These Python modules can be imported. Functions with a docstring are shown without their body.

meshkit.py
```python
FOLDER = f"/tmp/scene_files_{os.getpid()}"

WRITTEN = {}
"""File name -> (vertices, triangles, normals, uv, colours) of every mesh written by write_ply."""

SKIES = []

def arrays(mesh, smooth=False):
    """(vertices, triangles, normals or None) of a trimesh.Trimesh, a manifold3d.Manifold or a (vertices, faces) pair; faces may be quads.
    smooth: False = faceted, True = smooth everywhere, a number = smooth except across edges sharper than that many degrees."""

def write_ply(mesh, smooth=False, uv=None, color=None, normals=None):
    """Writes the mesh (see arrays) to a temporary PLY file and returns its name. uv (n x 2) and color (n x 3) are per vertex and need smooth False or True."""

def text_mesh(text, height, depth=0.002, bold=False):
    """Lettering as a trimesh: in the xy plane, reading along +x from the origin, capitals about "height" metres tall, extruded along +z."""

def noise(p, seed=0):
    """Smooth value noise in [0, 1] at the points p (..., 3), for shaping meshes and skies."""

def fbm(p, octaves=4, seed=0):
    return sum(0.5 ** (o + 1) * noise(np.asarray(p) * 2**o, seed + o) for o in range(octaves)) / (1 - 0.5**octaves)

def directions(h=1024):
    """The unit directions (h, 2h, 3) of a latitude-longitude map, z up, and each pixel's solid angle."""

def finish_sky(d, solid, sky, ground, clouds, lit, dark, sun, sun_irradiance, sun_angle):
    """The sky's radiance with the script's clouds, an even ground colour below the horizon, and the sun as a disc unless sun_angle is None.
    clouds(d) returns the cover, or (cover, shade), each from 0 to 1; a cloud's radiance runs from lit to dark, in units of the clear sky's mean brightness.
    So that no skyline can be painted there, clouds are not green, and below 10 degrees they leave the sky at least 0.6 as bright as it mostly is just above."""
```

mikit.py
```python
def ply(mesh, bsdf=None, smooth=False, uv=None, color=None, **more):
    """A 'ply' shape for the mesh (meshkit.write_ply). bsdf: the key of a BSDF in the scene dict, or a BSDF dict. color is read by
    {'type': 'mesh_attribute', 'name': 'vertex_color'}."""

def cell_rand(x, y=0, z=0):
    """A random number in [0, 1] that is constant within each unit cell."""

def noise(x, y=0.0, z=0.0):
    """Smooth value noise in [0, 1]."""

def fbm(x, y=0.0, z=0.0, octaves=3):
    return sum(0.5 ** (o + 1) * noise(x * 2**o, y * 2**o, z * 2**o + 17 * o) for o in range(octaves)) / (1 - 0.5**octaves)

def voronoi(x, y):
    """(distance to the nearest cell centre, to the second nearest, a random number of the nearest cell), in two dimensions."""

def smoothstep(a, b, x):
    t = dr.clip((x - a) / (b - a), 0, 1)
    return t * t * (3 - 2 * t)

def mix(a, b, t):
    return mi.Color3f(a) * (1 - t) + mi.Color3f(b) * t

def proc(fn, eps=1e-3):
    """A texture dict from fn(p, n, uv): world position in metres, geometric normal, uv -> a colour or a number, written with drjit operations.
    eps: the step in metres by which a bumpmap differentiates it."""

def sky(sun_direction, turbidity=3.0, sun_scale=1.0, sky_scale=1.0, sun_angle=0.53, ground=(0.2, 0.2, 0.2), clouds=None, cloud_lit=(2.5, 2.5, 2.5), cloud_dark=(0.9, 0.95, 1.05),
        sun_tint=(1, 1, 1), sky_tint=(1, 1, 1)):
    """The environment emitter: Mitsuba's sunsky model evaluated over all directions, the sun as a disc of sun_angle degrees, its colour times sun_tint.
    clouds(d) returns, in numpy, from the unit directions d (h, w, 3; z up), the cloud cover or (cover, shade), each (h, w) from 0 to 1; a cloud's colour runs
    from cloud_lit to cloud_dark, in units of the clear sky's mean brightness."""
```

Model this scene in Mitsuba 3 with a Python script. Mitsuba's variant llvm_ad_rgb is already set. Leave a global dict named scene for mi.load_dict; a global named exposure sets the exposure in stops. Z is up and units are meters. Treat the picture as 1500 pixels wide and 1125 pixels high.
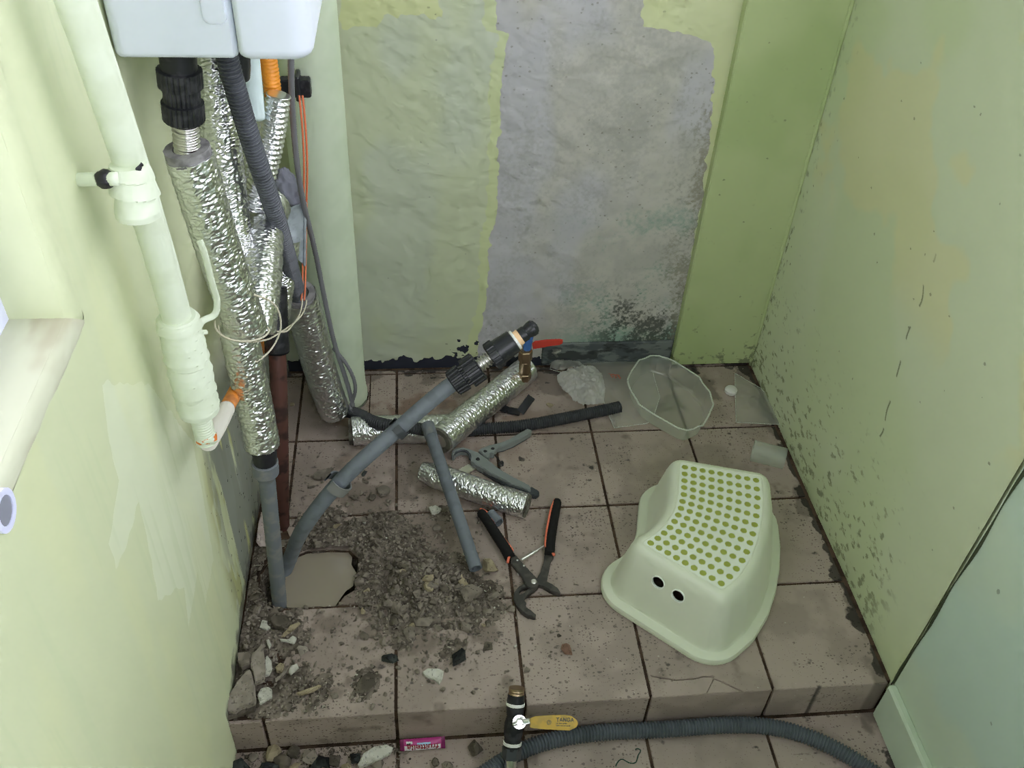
import math
import numpy as np, trimesh, manifold3d as m3, shapely, shapely.geometry as sg, drjit as dr
import mitsuba as mi, mikit, meshkit
from mikit import noise, fbm, voronoi, cell_rand, smoothstep, mix
from scipy.interpolate import CubicSpline
T = mi.ScalarTransform4f
scene, labels = {}, {}

# ------------------------------------------------------------------ camera, sky, exposure
EYE, FWD, UP = np.array((0.2504, -0.7386, 1.3143)), np.array((0.099308, 0.747586, -0.656698)), np.array((0.026123, 0.657774, 0.752762))
scene['camera'] = {'type': 'perspective', 'fov': math.degrees(2 * math.atan(750 / 1346.87)), 'fov_axis': 'x', 'near_clip': 0.02, 'far_clip': 200.0,
                   'to_world': T().look_at(origin=EYE.tolist(), target=(EYE + FWD).tolist(), up=UP.tolist())}
exposure = 2.5


def overcast(d):
    return np.ones(d.shape[:2]), 0.25 * meshkit.fbm(d * 2.5 + 7.0)


scene['sky'] = mikit.sky([0.75, -0.45, 0.48], turbidity=5.0, sun_scale=0.0, sky_scale=6.5, ground=(0.36, 0.36, 0.35), clouds=overcast,
                         cloud_lit=(1.17, 1.18, 1.30), cloud_dark=(0.94, 0.95, 1.05))


# ------------------------------------------------------------------ helpers
def lin(r, g, b):
    return [((c / 255 + 0.055) / 1.055) ** 2.4 if c > 10 else c / 255 / 12.92 for c in (r, g, b)]


def rgb(c):
    return {'type': 'rgb', 'value': list(c)}


def numbered(name):
    if name not in scene and name not in labels and not any(k.startswith(name + '__') for k in scene):
        return name
    i = 1
    while f'{name}_{i:03d}' in scene or f'{name}_{i:03d}' in labels:
        i += 1
    return f'{name}_{i:03d}'


def put(name, mesh, bsdf, smooth=False, parent=None, **more):
    key = numbered((parent + '__' if parent else '') + name)
    scene[key] = mikit.ply(mesh, bsdf, smooth, **more)
    return key


def thing(name, label, cat, group=None, kind=None):
    key = numbered(name)
    labels[key] = {'label': label, 'category': cat}
    if group:
        labels[key]['group'] = group
    if kind:
        labels[key]['kind'] = kind
    return key


def solo(name, mesh, bsdf, label, cat, smooth=False, group=None, kind=None, **more):
    key = thing(name, label, cat, group, kind)
    scene[key] = mikit.ply(mesh, bsdf, smooth, **more)
    return key


def lab(key, text):
    labels[key] = {'label': text}
    return key


def join(ms):
    return trimesh.util.concatenate(ms)


def frames(c):
    t = np.gradient(c, axis=0)
    t /= np.linalg.norm(t, axis=1, keepdims=True) + 1e-12
    a = np.array([0, 0, 1.0]) if abs(t[0, 2]) < 0.8 else np.array([0, 1.0, 0])
    n = np.cross(t[0], a)
    n /= np.linalg.norm(n)
    N = [n]
    for i in range(1, len(c)):
        n = n - t[i] * (n @ t[i])
        n /= np.linalg.norm(n) + 1e-12
        N.append(n)
    N = np.array(N)
    return t, N, np.cross(t, N)


def curve(pts, step):
    pts = np.asarray(pts, float)
    if len(pts) == 2:
        s = np.linspace(0, 1, max(2, int(np.linalg.norm(pts[1] - pts[0]) / step) + 1))[:, None]
        return pts[0] * (1 - s) + pts[1] * s, s[:, 0]
    k = np.r_[0, np.cumsum(np.linalg.norm(np.diff(pts, axis=0), axis=1))]
    cs = CubicSpline(k, pts)
    fine = cs(np.linspace(0, k[-1], 400))
    L = np.r_[0, np.cumsum(np.linalg.norm(np.diff(fine, axis=0), axis=1))]
    m = max(4, int(L[-1] / step) + 1)
    u = np.interp(np.linspace(0, L[-1], m), L, np.linspace(0, k[-1], 400))
    return cs(u), np.linspace(0, 1, m)


def sweep(pts, r, n=24, step=0.004, bump=None, caps=True, flat=None, smooth_pts=True):
    """A round (or, with flat=(a, b), elliptical) tube along pts. r: number or function of s in metres; bump(s, theta, xyz) adds to the radius."""
    if smooth_pts:
        c, _ = curve(pts, step)
    else:
        c = np.asarray(pts, float)
    t, N, B = frames(c)
    s = np.r_[0, np.cumsum(np.linalg.norm(np.diff(c, axis=0), axis=1))]
    R = np.array([r(x) for x in s]) if callable(r) else np.full(len(s), float(r))
    th = np.linspace(0, 2 * np.pi, n, endpoint=False)
    a, b = flat or (1, 1)
    dirs = a * np.cos(th)[None, :, None] * N[:, None] + b * np.sin(th)[None, :, None] * B[:, None]
    RR = np.repeat(R[:, None], n, 1)
    if bump is not None:
        RR = RR + bump(np.repeat(s[:, None], n, 1), np.repeat(th[None], len(s), 0), c[:, None] + dirs * RR[..., None])
    v = (c[:, None] + dirs * RR[..., None]).reshape(-1, 3)
    i = np.arange(len(s) - 1)[:, None] * n
    j = np.arange(n)[None]
    k = (j + 1) % n
    f = np.vstack([np.stack([i + j, i + k, i + n + k], -1).reshape(-1, 3), np.stack([i + j, i + n + k, i + n + j], -1).reshape(-1, 3)])
    if caps:
        e = len(v)
        v = np.vstack([v, c[0], c[-1]])
        jj, kk = j[0], k[0]
        o = (len(s) - 1) * n
        f = np.vstack([f, np.stack([jj * 0 + e, kk, jj], 1), np.stack([jj * 0 + e + 1, o + jj, o + kk], 1)])
    return trimesh.Trimesh(v, f, process=False)


def turned(p0, p1, prof, n=32, rib=None, hexa=False):
    """A lathe from p0 towards p1: prof is a list of (metres along, radius). rib = (count, depth, from, to) cuts flutes."""
    p0, p1 = np.asarray(p0, float), np.asarray(p1, float)
    ax = (p1 - p0) / np.linalg.norm(p1 - p0)
    c = np.array([p0 + ax * d for d, _ in prof])
    a = np.array([0, 0, 1.0]) if abs(ax[2]) < 0.8 else np.array([0, 1.0, 0])
    N = np.cross(ax, a)
    N /= np.linalg.norm(N)
    B = np.cross(ax, N)
    th = np.linspace(0, 2 * np.pi, n, endpoint=False)
    R = np.repeat(np.array([r for _, r in prof])[:, None], n, 1)
    if hexa:
        R = R * (math.cos(math.pi / 6) / np.cos((th % (math.pi / 3)) - math.pi / 6))[None]
    if rib:
        cnt, dep, lo, hi = rib
        on = np.array([lo <= d <= hi for d, _ in prof])[:, None]
        R = R - on * dep * (np.cos(th * cnt) < -0.2)[None]
    d = np.cos(th)[None, :, None] * N + np.sin(th)[None, :, None] * B
    v = (c[:, None] + d * R[..., None]).reshape(-1, 3)
    m = len(prof)
    i = np.arange(m - 1)[:, None] * n
    j = np.arange(n)[None]
    k = (j + 1) % n
    f = np.vstack([np.stack([i + j, i + k, i + n + k], -1).reshape(-1, 3), np.stack([i + j, i + n + k, i + n + j], -1).reshape(-1, 3)])
    e = len(v)
    v = np.vstack([v, c[0], c[-1]])
    o = (m - 1) * n
    f = np.vstack([f, np.stack([j[0] * 0 + e, k[0], j[0]], 1), np.stack([j[0] * 0 + e + 1, o + j[0], o + k[0]], 1)])
    return trimesh.Trimesh(v, f, process=False)


def ring(p0, p1, ro, ri, n=40):
    """A short open tube wall from p0 to p1."""
    L = float(np.linalg.norm(np.asarray(p1) - np.asarray(p0)))
    m = turned(p0, p1, [(0, ri), (0, ro), (L, ro), (L, ri), (0, ri)], n)
    return trimesh.Trimesh(m.vertices[:-2], m.faces[:-2 * n], process=False)


def cbox(lo, hi, b=0.001):
    """A box with chamfered edges."""
    lo, hi = np.minimum(lo, hi).astype(float), np.maximum(lo, hi).astype(float)
    b = min(b, (hi - lo).min() * 0.45)
    pts = []
    for sx in (0, 1):
        for sy in (0, 1):
            for sz in (0, 1):
                p = np.where([sx, sy, sz], hi, lo)
                q = np.where([sx, sy, sz], hi - b, lo + b)
                for k in range(3):
                    w = q.copy()
                    w[k] = p[k]
                    pts.append(w)
    return trimesh.Trimesh(*hull(np.array(pts)), process=False)


def hull(pts):
    h = trimesh.convex.convex_hull(np.asarray(pts))
    return np.array(h.vertices), np.array(h.faces)


def extrude(poly, z0, z1, b=0.0):
    """A shapely polygon (x, y) from z0 to z1, its top edge stepped in by b."""
    if isinstance(poly, (list, np.ndarray)):
        poly = sg.Polygon(poly).buffer(0)

    def one(p, a, c):
        ms = []
        for g in getattr(p, 'geoms', [p]):
            if g.is_empty or g.area < 1e-9:
                continue
            e = trimesh.creation.extrude_polygon(g, c - a, engine='earcut')
            e.apply_translation([0, 0, a])
            ms.append(e)
        return ms
    if b:
        ms = one(poly, z0, z1 - b) + one(poly.buffer(-b * 0.45), z1 - b, z1 - 0.45 * b) + one(poly.buffer(-b), z1 - 0.45 * b, z1)
    else:
        ms = one(poly, z0, z1)
    return join(ms)


def blob(poly, r=0.002):
    """A polygon's corners rounded."""
    return sg.Polygon(poly).buffer(0).buffer(-r).buffer(2 * r).buffer(-r)


def chunk(rng, size, flat=0.6, n=14):
    """A broken lump: the hull of random points, faceted."""
    p = rng.normal(size=(n, 3))
    p /= np.linalg.norm(p, axis=1, keepdims=True)
    p *= rng.uniform(0.72, 1.0, (n, 1))
    p[:, 0] *= rng.uniform(0.85, 1.3)
    p[:, 1] *= rng.uniform(0.65, 1.0)
    p[:, 2] *= flat
    a = rng.uniform(0, 6.28)
    R = np.array([[math.cos(a), -math.sin(a), 0], [math.sin(a), math.cos(a), 0], [0, 0, 1]])
    t = rng.normal(0, 0.25, 2)
    Rx = trimesh.transformations.euler_matrix(t[0], t[1], 0)[:3, :3]
    v, f = hull(p @ Rx.T @ R.T * size)
    return trimesh.Trimesh(v, f, process=False)


def rough(mesh, amp, freq, seed=0, edge=None):
    """Subdivided and displaced along its normals by noise, for broken stone."""
    if edge:
        mesh = trimesh.Trimesh(*trimesh.remesh.subdivide_to_size(mesh.vertices, mesh.faces, edge), process=True)
    mesh.merge_vertices()
    v = np.array(mesh.vertices)
    v = v + np.array(mesh.vertex_normals) * ((meshkit.fbm(v * freq, 3, seed) - 0.5) * 2 * amp)[:, None]
    return trimesh.Trimesh(v, mesh.faces, process=False)


# ------------------------------------------------------------------ materials
def inside(a, b, pts):
    """1 within the outline pts, in drjit."""
    odd = mi.Bool(False)
    for (x0, y0), (x1, y1) in zip(pts, pts[1:] + pts[:1]):
        if abs(y1 - y0) < 1e-6:
            continue
        odd = odd ^ (((y0 > b) != (y1 > b)) & (a < (x1 - x0) * (b - y0) / (y1 - y0) + x0))
    return dr.select(odd, mi.Float(1), mi.Float(0))


def dots(a, b, f, prob, size=0.3, seed=1.0):
    """Sparse little specks: at most one per cell, of random size and place."""
    a, b = a * f, b * f
    i, j = dr.floor(a), dr.floor(b)
    u, v, w, q = (cell_rand(i, j, seed + k) for k in range(4))
    d = dr.sqrt(dr.square(a - i - 0.3 - 0.4 * u) + dr.square((b - j - 0.3 - 0.4 * v) * (0.7 + w)))
    return dr.select((q < prob) & (d < size * (0.35 + 0.65 * u)), mi.Float(1), mi.Float(0))


def paint(name, fn, rough_=0.5, spec=0.4, bump=None, bscale=0.001, eps=0.0006):
    b = {'type': 'principled', 'base_color': mikit.proc(fn) if callable(fn) else rgb(fn), 'roughness': rough_ if not callable(rough_) else mikit.proc(rough_), 'specular': spec}
    if bump is not None:
        b = {'type': 'bumpmap', 'arbitrary': mikit.proc(bump, eps), 'scale': bscale, 'bsdf': b}
    scene[name] = {'type': 'twosided', 'bsdf': b}


GREEN, GREEN2, YELLOW = lin(195, 201, 166), lin(205, 211, 184), lin(194, 198, 142)


def plaster(a, b, c):
    return 0.9 * fbm(a * 9, b * 9, c * 9, 3) + 0.22 * fbm(a * 60, b * 22, c * 60, 2) + 0.06 * noise(a * 260, b * 260, c * 260)


LIGHT_PATCH = [(-0.0484, 0.7237), (-0.0765, 0.6695), (-0.0847, 0.6252), (-0.1482, 0.605), (-0.1506, 0.5725), (-0.1343, 0.5655), (-0.0547, 0.562), (-0.0777, 0.468), (-0.0889, 0.4355), (-0.0498, 0.3946), (-0.0081, 0.3474), (-0.0284, 0.2963), (0.0528, 0.3023), (0.0523, 0.2329), (0.1301, 0.2285), (0.1539, 0.3471), (0.167, 0.4273), (0.1087, 0.5432), (0.0591, 0.6301)]


def wall_left_color(p, n, uv):
    y, z = p.y, p.z
    w = (noise(y * 60, z * 60, 3.0) - 0.5) * 0.006
    c = mix(GREEN, GREEN2, inside(y + w, z + w, LIGHT_PATCH) * 0.85)
    c = mix(c, lin(204, 207, 162), 0.3 * smoothstep(0.5, 0.7, fbm(y * 14, z * 4, 5.0, 3)))
    streak = smoothstep(0.55, 0.75, fbm(y * 90, z * 6, 2.0, 3)) * smoothstep(0.35, 0.55, fbm(y * 6, z * 3, 9.0, 2))
    c = mix(c, lin(186, 196, 160), 0.3 * streak)
    # peeled old coats and damp dirt at the far foot of the wall
    peel = smoothstep(0.14, 0.2, y) * (1 - smoothstep(0.30, 0.42, z)) 
    flake = smoothstep(0.42, 0.56, fbm(y * 38, z * 11, 4.0, 4) + 0.25 * (y - 0.22) * 3)
    c = mix(c, lin(172, 172, 112), peel * flake * 0.7)
    grey = smoothstep(0.46, 0.6, fbm(y * 34 + 9, z * 8, 1.0, 4) + smoothstep(0.2, 0.38, y) * 0.26) * smoothstep(0.15, 0.26, y) * (1 - smoothstep(0.33, 0.5, z))
    c = mix(c, lin(128, 133, 128), grey * 0.85)
    foot = 1 - smoothstep(0.004, 0.035, z + (fbm(y * 50, z * 50, 8.0, 3) - 0.5) * 0.06)
    c = mix(c, lin(92, 88, 86), foot * step_in(y, 0.0) * 0.8)
    chips = dots(y, z, 90, 0.10, 0.3, 6) * peel
    return mix(c, lin(70, 72, 66), chips * 0.8)


def step_in(v, e):
    return dr.select(v > e, mi.Float(1), mi.Float(0))


CEMENT = [(0.3868, 0.8561), (0.393, 0.7414), (0.4141, 0.7358), (0.4121, 0.7006), (0.4056, 0.6532), (0.4083, 0.4811), (0.4088, 0.3948), (0.3974, 0.3331), (0.3946, 0.1921), (0.3759, 0.0671), (0.3798, -0.0471), (0.8553, -0.0634), (0.8219, 0.0586), (0.8235, 0.2412), (0.812, 0.3217), (0.8166, 0.4037), (0.7973, 0.5763), (0.7862, 0.6796), (0.7759, 0.7258), (0.6864, 0.7449), (0.6437, 0.7502), (0.6259, 0.8605)]
YPATCH = [(0.1436, 0.8515), (0.3013, 0.8545), (0.2997, 0.7595), (0.2602, 0.7635), (0.2097, 0.7672), (0.194, 0.7446), (0.1354, 0.7417)]
YPATCH2 = [(0.6282, 0.8606), (0.6437, 0.7502), (0.6864, 0.7449), (0.7759, 0.7258), (0.7862, 0.6796), (0.7973, 0.5763), (0.8166, 0.4037), (0.812, 0.3217), (0.8298, 0.2063), (0.8536, 0.2059), (0.823, 0.8642)]


def wall_back_color(p, n, uv):
    x, z = p.x, p.z
    w = (fbm(x * 70, z * 70, 3.0, 2) - 0.5) * 0.014
    c = mix(lin(182, 188, 168), lin(184, 190, 161), smoothstep(0.4, 0.65, fbm(x * 9, z * 5, 2.0, 3)))
    c = mix(c, YELLOW, 0.75 * dr.maximum(inside(x + w, z + w, YPATCH), 0.8 * inside(x + w, z, YPATCH2)))
    edge_band = inside(x + w + 0.02, z, CEMENT) 
    c = mix(c, lin(192, 199, 146), 0.6 * edge_band)
    blotch = fbm(x * 30, z * 30, 5.0, 5)
    grain = fbm(x * 190, z * 190, 2.0, 3)
    cem = mix(lin(177, 174, 166), lin(168, 166, 159), smoothstep(0.35, 0.65, blotch))
    cem = mix(cem, lin(174, 173, 182), 0.6 * smoothstep(0.35, 0.6, fbm(x * 9, z * 5, 11.0, 3) + 0.25 * (1 - smoothstep(0.42, 0.55, x)) - 0.1))
    cem = mix(cem, lin(146, 146, 140), 0.45 * smoothstep(0.45, 0.75, 0.6 * fbm(x * 14, z * 6, 8.0, 4) + 0.4 * grain))
    teal = smoothstep(0.40, 0.72, 0.65 * fbm(x * 16, z * 16, 14.0, 5) + 0.35 * grain + 0.26 * (1 - smoothstep(0.05, 0.2, z)) - 0.1) * smoothstep(0.5, 0.64, x) * (1 - smoothstep(0.3, 0.5, z))
    cem = mix(cem, lin(122, 152, 138), 0.8 * teal)
    mold = smoothstep(0.42, 0.66, 0.6 * fbm(x * 26, z * 26, 7.0, 5) + 0.4 * grain + 0.24 * (1 - smoothstep(0.04, 0.16, z)) - 0.08) * (1 - smoothstep(0.14, 0.24, z)) * smoothstep(0.58, 0.68, x)
    cem = mix(cem, lin(58, 62, 57), 0.85 * mold)
    edge = smoothstep(0.42, 0.7, 0.55 * fbm(x * 34, z * 16, 21.0, 5) + 0.45 * grain + 0.2 * smoothstep(0.76, 0.82, x) - 0.1) * smoothstep(0.71, 0.80, x)
    cem = mix(cem, lin(128, 124, 108), 0.7 * edge)
    pock = dots(x, z, 120, 0.10, 0.3, 41) * smoothstep(0.5, 0.62, fbm(x * 12, z * 12, 51.0, 3))
    cem = mix(cem, lin(118, 115, 108), 0.6 * pock)
    c = mix(c, cem, inside(x + w, z + w * 0.5, CEMENT))
    # the old dark skirting coat where the green has flaked off
    lim = 0.014 + 0.02 * fbm(x * 45, 1.0, 2.0, 3) + 0.012 * (noise(x * 130, z * 130, 4.0) - 0.5)
    dark = dr.select(z < lim, mi.Float(1), mi.Float(0)) * step_in(0.55, x)
    fl = dr.square((x - 0.345) / 0.035) + dr.square((z - 0.052) / 0.026)
    flake = dr.select(fbm(x * 80, z * 80, 9.0, 3) > 0.42 + 0.22 * fl, mi.Float(1), mi.Float(0))
    c = mix(c, lin(44, 47, 58), dr.maximum(dark, flake))
    spots = dots(x, z, 70, 0.015, 0.2, 31) * 0.45
    return mix(c, lin(95, 100, 85), spots)


def wall_right_color(p, n, uv):
    y, z = p.y, p.z
    c = mix(lin(184, 194, 156), lin(188, 196, 164), smoothstep(0.4, 0.62, fbm(y * 4, z * 4, 2.0, 3)))
    old = smoothstep(0.50, 0.56, fbm(y * 6 + 3, z * 6, 6.0, 4) + 0.26 * smoothstep(0.5, 0.75, z) * (1 - smoothstep(0.0, 0.3, y)) - 0.06)
    c = mix(c, lin(198, 194, 146), 0.55 * old * smoothstep(0.45, 0.55, z))
    scuff = smoothstep(0.5, 0.7, fbm(y * 70, z * 110, 12.0, 4) + 0.14 * (1 - smoothstep(0.0, 0.2, z)) - 0.16) * (1 - smoothstep(0.12, 0.34, z))
    c = mix(c, lin(104, 110, 78), 0.7 * scuff * smoothstep(0.05, 0.15, y))
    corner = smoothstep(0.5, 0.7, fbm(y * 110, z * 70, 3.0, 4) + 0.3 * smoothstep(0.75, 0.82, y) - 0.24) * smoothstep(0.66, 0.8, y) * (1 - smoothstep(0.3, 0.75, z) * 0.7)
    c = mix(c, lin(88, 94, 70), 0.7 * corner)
    hair = (1 - smoothstep(0.0, 0.0035, dr.abs(y - 0.30 - 0.16 * (z - 0.4) + 0.012 * (noise(z * 30, 2.0, 1.0) - 0.5)))) * smoothstep(0.52, 0.56, noise(z * 55, 7.0, 3.0)) * smoothstep(0.22, 0.28, z) * (1 - smoothstep(0.55, 0.65, z))
    c = mix(c, lin(86, 92, 66), 0.8 * hair)
    spots = dots(y, z, 55, 0.018, 0.17, 17) * 0.55
    return mix(c, lin(78, 82, 60), spots)


def panel_color(p, n, uv):
    x, z = p.x, p.z
    c = mix(lin(158, 173, 122), lin(168, 180, 132), smoothstep(0.4, 0.62, fbm(x * 6, z * 5, 2.0, 3)))
    d = smoothstep(0.52, 0.7, fbm(x * 80, z * 80, 8.0, 4) - 0.14 + 0.22 * (1 - smoothstep(0.0, 0.06, z)) + 0.2 * smoothstep(0.95, 1.0, x) * (1 - smoothstep(0.05, 0.2, z)) - 0.07) * (1 - smoothstep(0.05, 0.2, z) * 0.8)
    c = mix(c, lin(92, 98, 72), 0.7 * d)
    spots = dots(x, z, 65, 0.025, 0.18, 27) * 0.5
    return mix(c, lin(78, 82, 60), spots)


def wall_bump(p, n, uv):
    return plaster(p.x, p.y, p.z)


paint('m_wall_left', wall_left_color, 0.55, 0.35, wall_bump, 0.0045)
paint('m_wall_back', wall_back_color, 0.6, 0.3, lambda p, n, uv: plaster(p.x, p.y, p.z) + 0.5 * fbm(p.x * 35, p.z * 35, 4.0, 4), 0.009)
paint('m_wall_right', wall_right_color, 0.55, 0.3, wall_bump, 0.003)
paint('m_panel', panel_color, 0.55, 0.3, lambda p, n, uv: 0.4 * fbm(p.x * 50, p.z * 50, 1.0, 2), 0.0012)
paint('m_sill', lambda p, n, uv: mix(lin(188, 190, 168), lin(164, 156, 134), 0.7 * smoothstep(0.45, 0.65, fbm(p.x * 30, p.y * 12, p.z * 12, 4))), 0.6, 0.3, wall_bump, 0.004)


def bluish_color(p, n, uv):
    c = mix(lin(176, 194, 178), lin(182, 196, 174), smoothstep(0.4, 0.6, fbm(p.y * 5, p.z * 5, 1.0, 3)))
    s = dots(p.y, p.z, 60, 0.02, 0.2, 5) * 0.5
    return mix(c, lin(90, 100, 80), s)


paint('m_wall_front', bluish_color, 0.55, 0.3, wall_bump, 0.003)


def skirt_color(p, n, uv):
    c = mix(lin(74, 80, 82), lin(104, 110, 108), smoothstep(0.42, 0.6, fbm(p.x * 30, p.z * 60, 3.0, 4)))
    wht = dr.select((fbm(p.x * 60, p.z * 60, 2.0, 3) > 0.36 + 0.9 * dr.abs(p.x - 0.555) / 0.09) & (p.z < 0.047), mi.Float(1), mi.Float(0))
    c = mix(c, lin(168, 168, 158), wht)
    return mix(c, lin(38, 40, 42), 0.8 * smoothstep(0.5, 0.62, fbm(p.x * 18, p.z * 40, 9.0, 4) + 0.3 * (0.02 - p.z) * 10))


paint('m_skirt', skirt_color, 0.6, 0.3, wall_bump, 0.002)


def mud_mask(x, y, z):
    """Grainy wet dirt trodden over the tiles round the dig."""
    r = dr.sqrt(dr.square((x - 0.2) / 0.30) + dr.square((y - 0.30) / 0.36))
    return fbm(x * 24, y * 24, z * 24 + 3, 4) + 0.36 * (1 - smoothstep(0.3, 1.1, r)) - 0.22


def tile_color(p, n, uv):
    x, y, z = p.x, p.y, p.z
    tone = cell_rand(dr.floor(x / 0.2 + 0.0), dr.floor(y / 0.2 + 0.02), 4.0)
    c = mix(lin(157, 142, 134), lin(166, 151, 142), tone)
    c = mix(c, lin(134, 121, 113), 0.6 * smoothstep(0.42, 0.66, fbm(x * 17, y * 17, z * 17, 4)))
    mud = smoothstep(0.5, 0.7, mud_mask(x, y, z))
    c = mix(c, lin(100, 88, 78), 0.6 * mud)
    rust = smoothstep(0.55, 0.7, fbm(x * 20 + 5, y * 20, 8.0, 4)) * smoothstep(0.4, 0.7, y) * (1 - smoothstep(0.4, 0.6, x))
    c = mix(c, lin(104, 72, 50), 0.55 * rust)
    speck = dr.maximum(dots(x, y + z, 170, 0.30, 0.34, 3), dots(x, y + z, 95, 0.14, 0.3, 9)) * smoothstep(0.40, 0.56, fbm(x * 11, y * 11, 6.0, 3))
    c = mix(c, lin(80, 70, 63), 0.62 * speck)
    pits = dots(x, y + z, 330, 0.12, 0.3, 21)
    c = mix(c, lin(84, 75, 68), 0.45 * pits)
    damp = smoothstep(0.5, 0.62, fbm(x * 15, y * 15, 2.0, 5) + 0.34 * smoothstep(0.54, 0.80, y) + 0.34 * smoothstep(0.92, 1.0, x) - 0.32)
    c = mix(c, lin(88, 79, 72), 0.6 * damp)
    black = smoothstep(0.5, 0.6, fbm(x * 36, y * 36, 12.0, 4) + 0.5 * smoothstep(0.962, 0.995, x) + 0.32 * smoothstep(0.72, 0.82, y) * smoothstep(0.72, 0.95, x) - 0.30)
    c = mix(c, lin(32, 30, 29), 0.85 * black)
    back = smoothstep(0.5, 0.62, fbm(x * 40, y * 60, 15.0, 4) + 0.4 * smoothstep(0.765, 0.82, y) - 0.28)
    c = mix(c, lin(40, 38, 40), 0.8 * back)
    white = dots(x, y + z, 60, 0.035, 0.12, 33)
    return mix(c, lin(190, 184, 172), 0.6 * white)


def tile_rough(p, n, uv):
    return 0.36 + 0.3 * fbm(p.x * 30, p.y * 30, p.z * 30, 3)


paint('m_tile', tile_color, tile_rough, 0.4, lambda p, n, uv: 0.5 * fbm(p.x * 40, p.y * 40, p.z * 40, 2) + 0.25 * noise(p.x * 330, p.y * 330, p.z * 330), 0.0012)


paint('m_grout', lambda p, n, uv: mix(lin(58, 46, 38), lin(84, 68, 56), smoothstep(0.4, 0.6, fbm(p.x * 60, p.y * 60, p.z * 60, 3))), 0.9, 0.1)


def mud_color(p, n, uv):
    x, y, z = p.x, p.y, p.z
    c = mix(lin(86, 78, 70), lin(124, 114, 104), smoothstep(0.35, 0.65, fbm(x * 60, y * 60, z * 60, 4)))
    c = mix(c, lin(60, 54, 48), 0.7 * smoothstep(0.6, 0.72, noise(x * 300, y * 300, z * 300)))
    return mix(c, lin(170, 164, 150), 0.7 * smoothstep(0.80, 0.83, noise(x * 260 + 7, y * 260, z * 260)))


def mud_bump(p, n, uv):
    return fbm(p.x * 190, p.y * 190, p.z * 190, 3)


paint('m_mud', mud_color, 0.85, 0.2, mud_bump, 0.004)


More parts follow.
